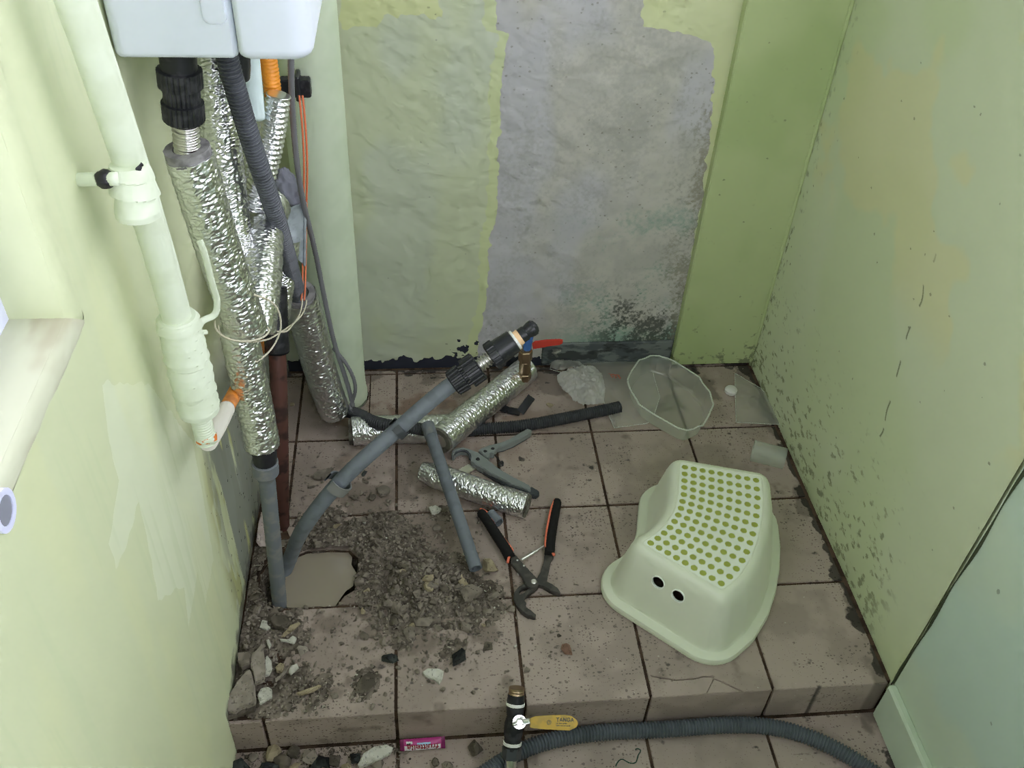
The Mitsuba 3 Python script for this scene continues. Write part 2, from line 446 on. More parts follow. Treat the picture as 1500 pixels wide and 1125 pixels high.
def stone(name, a, b, r=0.85):
    def fn(p, n, uv):
        c = mix(a, b, smoothstep(0.35, 0.65, fbm(p.x * 70, p.y * 70, p.z * 70, 3)))
        return mix(c, [v * 0.45 for v in a], 0.7 * smoothstep(0.76, 0.8, noise(p.x * 330, p.y * 330, p.z * 330)))
    paint(name, fn, r, 0.2, mud_bump, 0.0015)


stone('m_clod', lin(108, 100, 91), lin(132, 123, 113))
stone('m_clod_dark', lin(80, 74, 66), lin(104, 96, 86))
stone('m_clod_tan', lin(140, 128, 106), lin(158, 146, 122))
stone('m_chip_white', lin(178, 176, 166), lin(198, 196, 186))
stone('m_slab', lin(134, 126, 116), lin(150, 141, 131))
stone('m_coal', lin(28, 30, 32), lin(58, 62, 60), 0.5)
stone('m_redstone', lin(112, 86, 74), lin(132, 104, 90))
stone('m_pink', lin(186, 168, 164), lin(204, 190, 186))


def plastic(name, c, rough_=0.4, spec=0.5):
    scene[name] = {'type': 'twosided', 'bsdf': {'type': 'principled', 'base_color': rgb(c), 'roughness': rough_, 'specular': spec}}


def metal(name, c, rough_=0.25):
    scene[name] = {'type': 'twosided', 'bsdf': {'type': 'principled', 'base_color': rgb(c), 'roughness': rough_, 'metallic': 1.0}}


def scuffed(name, a, b, rough_=0.45, freq=40, spec=0.4):
    paint(name, lambda p, n, uv: mix(a, b, smoothstep(0.45, 0.68, fbm(p.x * freq, p.y * freq, p.z * freq, 4))), rough_, spec)


paint('m_elbow', lambda p, n, uv: mix(lin(204, 212, 190), lin(206, 120, 62), smoothstep(0.48, 0.54, fbm(p.x * 160, p.y * 160, p.z * 260, 3))), 0.5, 0.4)
metal('m_foil', (0.80, 0.81, 0.82), 0.27)
metal('m_steel', (0.72, 0.70, 0.68), 0.25)
metal('m_chrome', (0.82, 0.82, 0.82), 0.14)
scuffed('m_foam', lin(140, 138, 140), lin(112, 110, 112), 0.9, 80, 0.1)
scuffed('m_foam_dirty', lin(96, 94, 84), lin(66, 62, 56), 0.9, 60, 0.1)
scuffed('m_pe', lin(108, 114, 122), lin(100, 106, 113), 0.42, 60)
scuffed('m_pe_dirty', lin(104, 109, 114), lin(120, 120, 118), 0.55, 50)
scuffed('m_conduit', lin(84, 87, 94), lin(72, 75, 81), 0.32, 50)
scuffed('m_hose_dark', lin(52, 54, 58), lin(64, 66, 68), 0.5, 50)
scuffed('m_hose', lin(88, 95, 102), lin(76, 83, 89), 0.34, 40)
plastic('m_black', lin(30, 31, 36), 0.35)
scuffed('m_black_dusty', lin(27, 28, 32), lin(48, 48, 52), 0.4, 90)
plastic('m_cable', lin(112, 112, 116), 0.5)
plastic('m_boiler', lin(206, 212, 224), 0.32)
scuffed('m_pipe_green', lin(208, 216, 196), lin(202, 210, 188), 0.42, 30)
scuffed('m_drain', lin(194, 205, 182), lin(186, 198, 174), 0.45, 14)
plastic('m_white_tube', lin(206, 222, 222), 0.35)
plastic('m_orange', lin(226, 146, 48), 0.42)
scuffed('m_cpvc', lin(214, 134, 58), lin(178, 110, 60), 0.45, 50)
plastic('m_wire', lin(214, 118, 82), 0.4)
plastic('m_twine', lin(196, 190, 170), 0.7)
plastic('m_tape', lin(206, 202, 192), 0.7)
scuffed('m_redpipe', lin(82, 52, 46), lin(52, 36, 34), 0.5, 45)
plastic('m_cloth', lin(128, 130, 142), 0.9, 0.1)
scuffed('m_plate', lin(150, 158, 164), lin(132, 140, 146), 0.45, 90, 0.7)
metal('m_brass', (0.62, 0.47, 0.26), 0.3)
metal('m_bronze', (0.42, 0.31, 0.2), 0.35)
plastic('m_copper_ring', lin(226, 190, 150), 0.3)
plastic('m_blue', lin(60, 104, 168), 0.4)
plastic('m_red', lin(192, 62, 50), 0.45)
plastic('m_white_band', lin(226, 226, 222), 0.45)
plastic('m_stool', lin(208, 213, 192), 0.42)
plastic('m_stool_rubber', lin(218, 224, 208), 0.6)
plastic('m_dot', lin(150, 160, 72), 0.6)
plastic('m_eye_rim', lin(226, 232, 222), 0.5)
plastic('m_tool_grey', lin(120, 126, 124), 0.38)
plastic('m_tool_dark', lin(58, 62, 66), 0.42)
scuffed('m_plier', lin(48, 46, 44), lin(66, 62, 58), 0.42, 80, 0.6)
plastic('m_orange_grip', lin(222, 118, 92), 0.55)
plastic('m_grip', lin(26, 25, 25), 0.75, 0.25)
scuffed('m_yellow', lin(196, 160, 66), lin(176, 146, 70), 0.45, 90)
plastic('m_ink', lin(66, 66, 76), 0.6)
plastic('m_magenta', lin(176, 58, 128), 0.3)
plastic('m_magenta_dark', lin(120, 34, 88), 0.35)
plastic('m_wrap_white', lin(214, 208, 214), 0.35)
plastic('m_wrap_red', lin(140, 44, 56), 0.4)
plastic('m_wrap_blue', lin(150, 178, 208), 0.35)
plastic('m_pvc', lin(206, 208, 232), 0.35)
plastic('m_print_red', lin(186, 84, 60), 0.5)
plastic('m_thread', lin(24, 62, 50), 0.6)
plastic('m_cap', lin(206, 204, 200), 0.4)
plastic('m_seam', lin(60, 66, 48), 0.8, 0.1)
scene['m_glass'] = {'type': 'thindielectric', 'int_ior': 1.5}


def film(name, milk, c):
    scene[name] = {'type': 'blendbsdf', 'weight': milk, 'a': {'type': 'thindielectric', 'int_ior': 1.45},
                   'b': {'type': 'principledthin', 'base_color': rgb(c), 'roughness': 0.4, 'diff_trans': 0.7, 'spec_trans': 0.0}}


film('m_tub', 0.22, lin(226, 234, 224))
film('m_bag_clear', 0.27, lin(228, 230, 222))
film('m_bag_milky', 0.48, lin(238, 239, 236))
film('m_cup', 0.28, lin(214, 222, 212))
film('m_rim', 0.6, lin(232, 238, 230))
scene['m_water'] = {'type': 'principled', 'base_color': rgb(lin(146, 137, 122)), 'roughness': 0.12, 'specular': 0.5}

# ------------------------------------------------------------------ the room
XL, XR, YB, ZL, TOP = -0.05, 1.0, 0.82, -0.085, 2.35


def kind(key, k='structure'):
    labels.setdefault(key, {})['kind'] = k
    return key


def wall_grid(a0, a1, b0, b1, place, step, amp, seed, freq=5.0):
    """A hand-plastered face: place(a, b, h) gives the points; h is a gentle unevenness."""
    na, nb = int((a1 - a0) / step) + 2, int((b1 - b0) / step) + 2
    A, Bm = np.meshgrid(np.linspace(a0, a1, na), np.linspace(b0, b1, nb), indexing='ij')
    h = (meshkit.fbm(np.stack([A * freq, Bm * freq, A * 0 + seed], -1), 4) - 0.5) * 2 * amp
    v = place(A, Bm, h).reshape(-1, 3)
    i = np.arange(na - 1)[:, None] * nb + np.arange(nb - 1)[None]
    f = np.vstack([np.stack([i, i + nb, i + nb + 1], -1).reshape(-1, 3), np.stack([i, i + nb + 1, i + 1], -1).reshape(-1, 3)])
    return trimesh.Trimesh(v, f, process=False)


# back wall: uneven face in front of a solid block
face = wall_grid(XL - 0.02, XR + 0.02, -0.02, 1.3, lambda a, b, h: np.stack([a, YB + 0.002 - h, b], -1), 0.008, 0.0025, 3)
put('wall_back', join([face, cbox((-0.3, YB + 0.008, -0.3), (1.3, YB + 0.2, TOP), 0.002), cbox((-0.3, YB + 0.004, 1.295), (1.3, YB + 0.2, TOP), 0.002)]), 'm_wall_back', True)
kind('wall_back')
put('panel', cbox((0.8145, YB - 0.018, 0.004), (XR + 0.004, YB + 0.01, 1.5), 0.0025), 'm_panel', 30, 'wall_back')
lab('wall_back__panel', 'green painted board standing proud of the wall')
put('baseboard_back', cbox((0.52, YB - 0.004, 0.0), (0.812, YB + 0.006, 0.062), 0.002), 'm_skirt', 30)
kind('baseboard_back')

# left wall with its window opening (y from WY1 to WY0, from the sill up)
WY0, WY1, WS, WT = -0.056, -0.95, 0.806, 1.75


def left_place(a, b, h):
    bow = -0.005 * np.exp(-((a - 0.25) / 0.18) ** 2) + 0.018 * np.clip((a - 0.55) / 0.27, 0, 1) ** 2 * np.clip(1 - b / 0.4, 0, 1)
    return np.stack([XL + h + bow * (b < 0.6), a, b], -1)


lw = [wall_grid(WY0 + 0.012, YB + 0.01, ZL - 0.02, TOP, left_place, 0.008, 0.002, 8),
      wall_grid(-1.7, WY0 + 0.012, ZL - 0.02, WS - 0.012, left_place, 0.012, 0.002, 8)]
for a, b in (((-0.3, WY0 + 0.012, -0.3), (XL - 0.012, YB + 0.1, TOP)), ((-0.3, -1.7, -0.3), (XL - 0.012, WY0 + 0.012, WS - 0.012)),
             ((-0.3, -1.7, WT), (XL, WY0 + 0.012, TOP)), ((-0.3, -1.7, WS - 0.02), (XL, WY1, WT + 0.01))):
    lw.append(cbox(a, b, 0.001))
put('wall_left', join(lw), 'm_wall_left', 40)
kind('wall_left')


def bead(p0, p1, r=0.012):
    return sweep([p0, p1], r, 20, 0.01, lambda s, t, x: 0.0012 * (meshkit.fbm(x * 60, 3) - 0.5))


put('jamb', cbox((-0.14, WY0, WS - 0.012), (XL - 0.010, WY0 + 0.03, WT), 0.001), 'm_wall_left', False, 'wall_left')
reveal = [cbox((-0.14, WY1, WS - 0.03), (XL - 0.008, WY0 + 0.02, WS), 0.002),
          bead((XL - 0.012, WY1, WS - 0.012), (XL - 0.012, WY0 + 0.012, WS - 0.012))]
put('jamb', bead((XL - 0.012, WY0 + 0.012, WS - 0.01), (XL - 0.012, WY0 + 0.012, WT)), 'm_wall_left', True, 'wall_left')
put('reveal', join(reveal), 'm_sill', 40, 'wall_left')
put('window_1__frame', join([cbox((-0.155, WY1, WS - 0.02), (-0.108, WY1 + 0.04, WT), 0.003), cbox((-0.155, WY0 - 0.035, WS - 0.02), (-0.108, WY0 + 0.01, WT), 0.003),
                             cbox((-0.155, WY1, WS - 0.02), (-0.108, WY0, WS + 0.03), 0.003), cbox((-0.155, WY1, WT - 0.05), (-0.108, WY0, WT), 0.003)]), 'm_pvc', 30)
put('window_1__pane', trimesh.Trimesh([(-0.13, WY1, WS), (-0.13, WY0, WS), (-0.13, WY0, WT), (-0.13, WY1, WT)], [(0, 1, 2), (0, 2, 3)], process=False), 'm_glass')
kind('window_1')

# right wall: platform part, then across an open seam the part beside the lower floor
WBX = 0.45
RY, RWS, RWT = -1.65, 1.12, 2.2
rw = wall_grid(0.002, YB + 0.01, -0.03, RWS, lambda a, b, h: np.stack([XR + h, a, b], -1), 0.009, 0.0015, 5)
rb = [cbox((XR + 0.006, 0.002, -0.3), (XR + 0.12, YB + 0.1, RWS), 0.001), cbox((XR, RY, RWT), (XR + 0.12, YB + 0.1, TOP), 0.001), cbox((XR, 0.74, RWS - 0.01), (XR + 0.12, YB + 0.1, TOP), 0.001)]
put('wall_right', join([rw] + rb), 'm_wall_right', 40)
kind('wall_right')
put('slab', join([wall_grid(RY, -0.003, ZL - 0.02, RWS, lambda a, b, h: np.stack([XR + 0.001 + h, a, b], -1), 0.012, 0.0012, 6),
                  cbox((XR + 0.006, RY, -0.3), (XR + 0.12, -0.003, RWS), 0.001)]), 'm_wall_front', 40, 'wall_right')
lab('wall_right__slab', 'bluish green painted slab beside the lower floor')
put('seam', sweep([(XR - 0.0003 + 0.0006 * math.sin(9 * z), -0.0005 - 0.02 * max(0, z - 0.02) + 0.0015 * math.sin(31 * z), z) for z in np.linspace(0.0, 1.1, 50)], lambda s: 0.0016 + 0.0008 * math.sin(40 * s), 8, 0.006), 'm_seam', True, 'wall_right')
lab('wall_right__seam', 'dark cracked joint')
put('baseboard_right', cbox((XR - 0.012, RY, ZL), (XR + 0.004, -0.004, 0.004), 0.004), 'm_wall_front', 30)
kind('baseboard_right')
put('corner_filler', sweep([(XR - 0.003, YB - 0.018, z) for z in np.linspace(0.0, 1.1, 40)], 0.0035, 14, 0.01, lambda s, t, x: 0.002 * (meshkit.fbm(x * 50, 3) - 0.5)), 'm_panel', True, 'wall_right')
put('wall_behind', cbox((-0.3, -1.75, -0.3), (WBX, -1.65, TOP), 0.002), 'm_wall_front')
kind('wall_behind')
put('window_2__frame', join([cbox((XR + 0.03, RY, RWS), (XR + 0.08, 0.74, RWS + 0.04), 0.003), cbox((XR + 0.03, RY, RWT - 0.04), (XR + 0.08, 0.74, RWT), 0.003)] + [cbox((XR + 0.03, y, RWS), (XR + 0.08, y + 0.04, RWT), 0.003) for y in (RY, -0.47, 0.70)]), 'm_pvc', 30)
kind('window_2')
put('wall_low', cbox((XL - 0.02, -0.74, ZL - 0.1), (XR + 0.02, -0.64, 0.52), 0.004), 'm_wall_front')
kind('wall_low')
put('ceiling', cbox((-0.3, -1.7, TOP), (1.3, YB + 0.2, TOP + 0.1), 0.002), 'm_wall_front')
kind('ceiling')

# floor: bed with the dug hole, laid tiles, step front, lower floor
HOLE = sg.Polygon([(-0.035, 0.2801), (-0.0186, 0.311), (-0.0056, 0.3266), (0.0247, 0.3132), (0.0423, 0.3216), (0.0827, 0.3229), (0.116, 0.3198), (0.1313, 0.3026), (0.1339, 0.2795), (0.129, 0.2662), (0.1313, 0.2504), (0.1283, 0.2352), (0.1111, 0.2233), (0.0997, 0.2037), (0.0233, 0.204), (-0.01, 0.2092), (-0.0269, 0.2378), (-0.0348, 0.2623)])
GR = 0.0026
bed = extrude(sg.box(XL - 0.03, 0.006, XR + 0.03, YB + 0.02).difference(HOLE), ZL - 0.1, -0.0035)
put('floor', join([bed, cbox((XL - 0.03, -1.7, ZL - 0.12), (1.3, 0.02, ZL - 0.0035), 0.001)]), 'm_grout')
kind('floor')
STRIP = sg.Polygon([(-0.0534, -0.0112), (0.0112, -0.0068), (0.0112, 0.0641), (0.0258, 0.1118), (0.0098, 0.1906), (0.017, 0.2106), (0.0369, 0.2444), (0.0179, 0.3344), (-0.0009, 0.3828), (0.0004, 0.4662), (-0.0732, 0.6169), (-0.1019, 0.3411)])


def tile(poly, dz=0.0):
    for g in getattr(poly, 'geoms', [poly]):
        if g.area < 3e-5:
            continue
        put('tile', extrude(g, -0.0034 + dz, 0.0 + dz, 0.0012), 'm_tile', False, 'floor')


CRACK = sg.Polygon([(0.6874, -0.0015), (0.6897, 0.0017), (0.7085, 0.0271), (0.7195, 0.0211), (0.7354, 0.0099), (0.7502, 0.0015), (0.7518, -0.0057)])
CRACK2 = sg.LineString([(0.7091, 0.0293), (0.6927, 0.0313), (0.6772, 0.0284), (0.6456, 0.0279), (0.608, 0.0374)]).buffer(0.0007)
rng = np.random.default_rng(5)
for i in range(-1, 5):
    for j in range(0, 5):
        x0, x1 = i * 0.2, i * 0.2 + 0.2
        y0, y1 = j * 0.2 + (0.0 if j == 0 else 0.002), j * 0.2 + 0.202
        if i == -1:
            x0 = XL - 0.01
        if i == 4:
            x1 = XR - 0.006
        if j == 4:
            y1 = YB - 0.004
        g = sg.box(x0 + GR, y0 + (0.0 if j == 0 else GR), x1 - GR, y1 - GR).difference(HOLE.buffer(0.002)).difference(STRIP)
        if i == 0 and j == 3:
            g = g.intersection(sg.box(-1, -1, 0.142, 2)).difference(sg.Point(0.085, 0.735).buffer(0.056))
        if i == 0 and j == 4:
            g = g.difference(sg.Point(0.085, 0.735).buffer(0.056))
        if (i, j) == (3, 0):
            tile(CRACK.intersection(g).buffer(-0.0008), -0.0006)
            g = g.difference(CRACK).difference(CRACK2)
        tile(g, rng.uniform(-0.0008, 0.0004))
tile(sg.box(0.1447, 0.602 + GR, 0.2 - GR, 0.802 - GR).difference(sg.Point(0.085, 0.735).buffer(0.056)))
for i in range(-1, 5):
    x0, x1 = (XL - 0.01 if i < 0 else i * 0.2) + GR, (XR - 0.004 if i == 4 else i * 0.2 + 0.2) - GR
    put('riser_tile', cbox((x0, 0.0008, ZL + 0.002), (x1, 0.0075, -0.0042), 0.0012), 'm_tile', False, 'floor')
    for j in range(2):
        y1, y0 = 0.0 - j * 0.2 - GR, -0.2 - j * 0.2 + GR
        put('lower_tile', cbox((x0, y0, ZL - 0.004), (x1, y1, ZL), 0.0012), 'm_tile', False, 'floor')

# the muddy pool in the dug hole
pit = []
cx, cy = HOLE.centroid.x, HOLE.centroid.y
bc = np.array(HOLE.exterior.segmentize(0.006).coords)[:-1]
lv = [(1.02, -0.002), (1.0, -0.008), (0.97, -0.03), (0.93, -0.06), (0.6, -0.075), (0.05, -0.08)]
pv = np.vstack([np.c_[cx + (bc[:, 0] - cx) * s, cy + (bc[:, 1] - cy) * s, np.full(len(bc), z)] for s, z in lv])
pv[:, :2] += (meshkit.fbm(pv * 70, 3)[:, None] - 0.5) * 0.008
n_ = len(bc)
pf = []
for r_ in range(len(lv) - 1):
    j_ = np.arange(n_)
    k_ = (j_ + 1) % n_
    pf += [np.stack([r_ * n_ + j_, r_ * n_ + k_, (r_ + 1) * n_ + k_], 1), np.stack([r_ * n_ + j_, (r_ + 1) * n_ + k_, (r_ + 1) * n_ + j_], 1)]
put('pit', trimesh.Trimesh(pv, np.vstack(pf), process=False), 'm_mud', True, 'floor')
wp = sg.Polygon([(0.0172, 0.3091), (0.0278, 0.3131), (0.0438, 0.3192), (0.0822, 0.3218), (0.108, 0.3227), (0.1179, 0.3081), (0.1167, 0.2919), (0.1265, 0.2731), (0.122, 0.2488), (0.1099, 0.2385), (0.1017, 0.2238), (0.0954, 0.2103), (0.0361, 0.2096), (0.0202, 0.2116), (0.0137, 0.2464), (0.0123, 0.2819)]).buffer(0.004)
water = extrude(wp, -0.0075, -0.0065)
solo('muddy_water', water, 'm_water', 'pool of cloudy brown water standing in the dug hole in the tiles', 'water', kind='stuff')

# ------------------------------------------------------------------ rubble
rng = np.random.default_rng(11)
HX0, HX1, HY0, HY1, HS = XL, 0.47, 0.004, 0.52, 0.003
gx, gy = np.arange(HX0, HX1, HS), np.arange(HY0, HY1, HS)
GX, GY = np.meshgrid(gx, gy, indexing='ij')
MOUNDS = [  # x, y, height, radius x, radius y
    (*(0.2489, 0.232), 0.017, 0.078, 0.06), (*(0.3272, 0.1991), 0.014, 0.045, 0.045), (*(0.1751, 0.3257), 0.017, 0.06, 0.05), (*(0.1016, 0.3454), 0.016, 0.07, 0.035),
    (*(0.1869, 0.3727), 0.010, 0.03, 0.03), (*(0.2853, 0.3971), 0.007, 0.022, 0.018), (*(0.2339, 0.1704), 0.010, 0.06, 0.03),
    (*(-0.028, 0.2625), 0.010, 0.03, 0.11), (*(-0.0275, 0.1277), 0.012, 0.035, 0.09), (*(0.0114, 0.1509), 0.009, 0.04, 0.05), (*(0.0575, 0.0493), 0.0055, 0.05, 0.04),
    (*(0.0075, 0.0294), 0.006, 0.05, 0.03), (*(0.1521, 0.055), 0.004, 0.03, 0.035), (*(0.2111, 0.1321), 0.004, 0.03, 0.03), (*(0.294, 0.1076), 0.004, 0.035, 0.025), (*(0.0621, 0.3956), 0.006, 0.05, 0.03), (*(0.1646, 0.237), 0.008, 0.03, 0.05)]


def heap(x, y):
    h = 0 * x - 0.0028
    for a, b, hh, ra, rb in MOUNDS:
        h = np.maximum(h, hh * np.exp(-1.1 * (((x - a) / ra) ** 2 + ((y - b) / rb) ** 2)) - 0.0028) + 0.12 * np.maximum(0, hh * np.exp(-(((x - a) / ra) ** 2 + ((y - b) / rb) ** 2)))
    p = np.stack([x, y, 0 * x], -1)
    soft = np.clip((h + 0.0028) / 0.006, 0, 1)
    return h + soft * ((meshkit.fbm(p * 55, 4, 2) - 0.5) * 0.013 + (meshkit.fbm(p * 170, 2, 7) - 0.5) * 0.008)


H = heap(GX, GY)
ok = H > 0.0002
inH = shapely.contains_xy(HOLE.buffer(0.001), GX, GY)
ok &= ~inH
hv = np.stack([GX, GY, np.maximum(H, -0.002)], -1).reshape(-1, 3)
ii = np.arange(len(gx) - 1)[:, None] * len(gy) + np.arange(len(gy) - 1)[None]
any_ok = ok[:-1, :-1] | ok[1:, :-1] | ok[:-1, 1:] | ok[1:, 1:]
none_in = ~(inH[:-1, :-1] | inH[1:, :-1] | inH[:-1, 1:] | inH[1:, 1:])
ii = ii[any_ok & none_in]
hm = trimesh.Trimesh(hv, np.vstack([np.stack([ii, ii + len(gy), ii + len(gy) + 1], -1), np.stack([ii, ii + len(gy) + 1, ii + 1], -1)]), process=False)
hm.remove_unreferenced_vertices()
solo('dirt_heap', hm, 'm_mud', 'heap of damp grey-brown dug-out dirt spread on the tiles round the flooded hole', 'dirt', True, kind='stuff')


def top_at(x, y):
    return max(0.0, float(heap(np.array([x]), np.array([y]))[0])) if HX0 < x < HX1 and HY0 < y < HY1 else 0.0


# where tools and pipes lie, no gravel is strewn
KEEP = [(*(0.4297, 0.2808), 0.085, 0.11), (*(0.3932, 0.5187), 0.09, 0.07), (*(0.3489, 0.4574), 0.12, 0.06), (*(0.2814, 0.6008), 0.13, 0.05), (*(-0.007, 0.3831), 0.025, 0.03)]


def scatter(n, spots, lo, hi, flat=0.6, keep_off=True):
    out = []
    w = np.array([s[4] for s in spots], float)
    w /= w.sum()
    while len(out) < n:
        a, b, ra, rb, _ = spots[rng.choice(len(spots), p=w)]
        x, y = rng.normal(a, ra), rng.normal(b, rb)
        if keep_off and (HOLE.contains(sg.Point(x, y)) or not (XL + 0.008 < x < XR - 0.01) or y < 0.006 or y > YB - 0.01):
            continue
        if any(math.hypot((x - q[0]) / q[2], (y - q[1]) / q[3]) < 1 for q in KEEP):
            continue
        s = lo * (hi / lo) ** (rng.random() ** 2.0)
        c = chunk(rng, s, flat, 8 if s < 0.004 else 12)
        c.apply_translation([x, y, top_at(x, y) + s * flat * 0.75])
        out.append(c)
    return out


SPOTS = [(a, b, ra * 0.72, rb * 0.72, ra * rb * hh) for a, b, hh, ra, rb in MOUNDS]
WIDE = SPOTS + [(0.12, 0.42, 0.11, 0.09, 6e-5), (0.16, 0.13, 0.13, 0.07, 9e-5), (0.30, 0.22, 0.08, 0.11, 4e-5)]
solo('gravel', join(scatter(4700, WIDE, 0.0012, 0.006)), 'm_clod', 'fine gravel and crumbs of mortar strewn over the dirt and tiles', 'gravel', kind='stuff')
solo('pale_grit', join(scatter(110, WIDE, 0.001, 0.003)), 'm_chip_white', 'pale grit of broken plaster speckled over the dirt', 'grit', kind='stuff')
TWIGS = [(0.5426, 0.3752, 0.0), (0.5599, 0.386, 0.0), (0.5662, 0.3606, 0.0), (0.5214, 0.363, 0.0), (0.5777, 0.3518, 0.0)]
solo('dark_crumbs', join(scatter(160, [(x, y, 0.014, 0.011, 1) for x, y, _ in TWIGS] + [(0.6101, 0.5465, 0.05, 0.03, 1.5), (0.8653, 0.5444, 0.035, 0.025, 3), (0.4627, 0.2488, 0.06, 0.05, 1)], 0.0008, 0.0026)), 'm_clod_dark', 'dark crumbs of dirt smeared on the tiles beside the pliers and stool', 'dirt', kind='stuff')

LOOK = {'m_clod': 'grey', 'm_clod_dark': 'dark brownish', 'm_clod_tan': 'tan', 'm_slab': 'pale grey'}
for k in range(170):     # mid-sized clods, one thing each
    (c,) = scatter(1, SPOTS[:1] * 2 + SPOTS[:7] + [SPOTS[-1]], 0.0058, 0.0125, 0.7)
    m = ('m_clod', 'm_clod_dark', 'm_clod', 'm_clod_tan')[int(rng.integers(4)) if rng.random() < 0.4 else 0]
    q = c.centroid
    big = 'large' if c.extents[0] > 0.019 else 'small'
    where, zone = (('behind the pool', 'rubble behind the pool') if q[1] > 0.355 else ('at the right end of the heap', 'right end of the heap') if q[0] > 0.285 else
                   ('on the lower edge of the rubble heap', 'lower edge of the heap') if q[1] < 0.235 else ('in the rubble just right of the pool', 'rubble right of the pool') if q[0] < 0.2 else ('in the middle of the rubble heap', 'middle of the heap'))
    solo('dirt_clod', c, m, f'{big} {LOOK[m]} clod of dirt {where}', 'clod', group=f'{big} {LOOK[m]} clods, {zone}')
for k in range(26):
    (c,) = scatter(1, SPOTS[7:12], 0.006, 0.012, 0.5)
    m = ('m_clod', 'm_slab', 'm_clod_dark')[int(rng.integers(3))]
    where, zone = ('by the left wall beside the grey pipe', 'left wall by the grey pipe') if c.centroid[1] > 0.17 else ('in the debris by the wall near the step edge', 'left wall by the step edge')
    solo('mortar_lump', c, m, f'small {LOOK[m]} lump of mortar {where}', 'lump', group=f'{LOOK[m]} lumps, {zone}')
for k in range(22):
    z_ = k % 3
    (c,) = scatter(1, [((*(0.1337, 0.4948), 0.07, 0.05, 1), (*(0.1109, 0.1448), 0.06, 0.03, 0.7), (*(0.3337, 0.118), 0.06, 0.05, 0.7))[z_]], 0.0035, 0.007, 0.5)
    m = ('m_clod', 'm_clod_dark')[int(rng.integers(2))]
    where = ('on the dirty tiles behind the pool', 'on the tile just in front of the pool', 'on the front tiles below the rubble heap')[z_]
    solo('pebble', c, m, f'small {LOOK[m]} stray pebble {where}', 'pebble', group=f'{LOOK[m]} pebbles {where}')


def plate(name, pts, z, th, mat, label, cat, seed=1, tilt=(0, 0), group=None, amp=0.0012):
    """A broken flat piece: the outline given on its own plane, real thickness, uneven faces."""
    e = extrude(sg.Polygon(pts).buffer(0), 0, th, min(0.0015, th * 0.3))
    c = np.array([*np.mean(pts, 0), 0])
    e = rough(e, amp, 120, seed, 0.008)
    v = np.array(e.vertices) - c
    v = v @ trimesh.transformations.euler_matrix(tilt[0], tilt[1], 0)[:3, :3].T + c
    v[:, 2] += z
    e = trimesh.Trimesh(v, e.faces, process=False)
    return solo(name, e, mat, label, cat, 25, group)


def lump(name, at, s, mat, label, cat, seed, flat=0.6, group=None):
    r = np.random.default_rng(seed)
    c = rough(chunk(r, s, flat, 16), s * 0.05, 2.6 / s, seed, s * 0.35)
    c.apply_translation([at[0], at[1], at[2] if len(at) > 2 and at[2] else top_at(*at[:2]) + s * flat * 0.5])
    return solo(name, c, mat, label, cat, 18, group)


plate('mortar_slab', [(-0.0533, 0.0287), (-0.0496, 0.0394), (-0.0405, 0.0573), (-0.0276, 0.0735), (-0.0228, 0.0751), (-0.0182, 0.0634), (-0.0137, 0.0463), (-0.0106, 0.0259), (-0.0115, 0.0197), (-0.0303, 0.0155), (-0.0391, 0.009), (-0.0489, 0.0105)], 0.012, 0.011, 'm_slab', 'largest flat grey mortar slab leaning by the left wall above the step', 'slab', 3, (0.1, -0.1))
plate('mortar_slab', [(-0.026, 0.1024), (-0.0185, 0.1098), (-0.0122, 0.1224), (-0.008, 0.1072), (-0.0035, 0.0893), (-0.0008, 0.0718), (-0.0019, 0.0586), (-0.009, 0.0553), (-0.0152, 0.052), (-0.0199, 0.0711), (-0.0254, 0.0829)], 0.014, 0.010, 'm_slab', 'long narrow grey mortar slab lying behind the largest slab by the left wall', 'slab', 4, (0.05, 0.1))
plate('mortar_slab', [(-0.0475, 0.1057), (-0.0299, 0.1066), (-0.026, 0.1024), (-0.0257, 0.0849), (-0.0375, 0.0799), (-0.0447, 0.0899)], 0.014, 0.012, 'm_clod', 'dark squarish mortar slab touching the left wall above the two paler slabs', 'slab', 5)
plate('mortar_slab', [(-0.0545, 0.0141), (-0.0417, 0.015), (-0.0311, 0.0206), (-0.0145, 0.0249), (-0.0126, 0.0149), (-0.036, 0.0084), (-0.0514, 0.0032)], 0.002, 0.008, 'm_clod_dark', 'flat brown mortar slab under the largest slab at the step edge', 'slab', 6)
plate('plaster_chip', [(-0.0099, 0.0364), (-0.0054, 0.0481), (0.0043, 0.0494), (0.0105, 0.0452), (0.0123, 0.0322), (0.0034, 0.0273), (-0.0049, 0.0215), (-0.0075, 0.0299)], 0.008, 0.007, 'm_chip_white', 'white six-sided plaster chip right of the largest mortar slab', 'plaster chip', 7)
plate('plaster_chip', [(-0.0052, 0.0894), (-0.0025, 0.1029), (0.0054, 0.0926), (0.0086, 0.0769), (0.0046, 0.0676), (-0.0011, 0.0661)], 0.014, 0.005, 'm_chip_white', 'upright pale plaster chip beside the long narrow slab', 'plaster chip', 8)
plate('plaster_chip', [(0.0137, 0.1371), (0.0277, 0.1353), (0.034, 0.142), (0.0405, 0.1375), (0.0371, 0.1265), (0.0247, 0.1303), (0.0158, 0.1329)], 0.007, 0.004, 'm_chip_white', 'bright white forked plaster chip on the debris at the tile edge below the hole', 'plaster chip', 9)
plate('plaster_chip', [(0.0329, 0.0764), (0.0354, 0.086), (0.0443, 0.0912), (0.0483, 0.0832), (0.0413, 0.0759), (0.0367, 0.0714)], 0.006, 0.004, 'm_chip_white', 'oval white plaster chip right of the upright pale chip', 'plaster chip', 10)
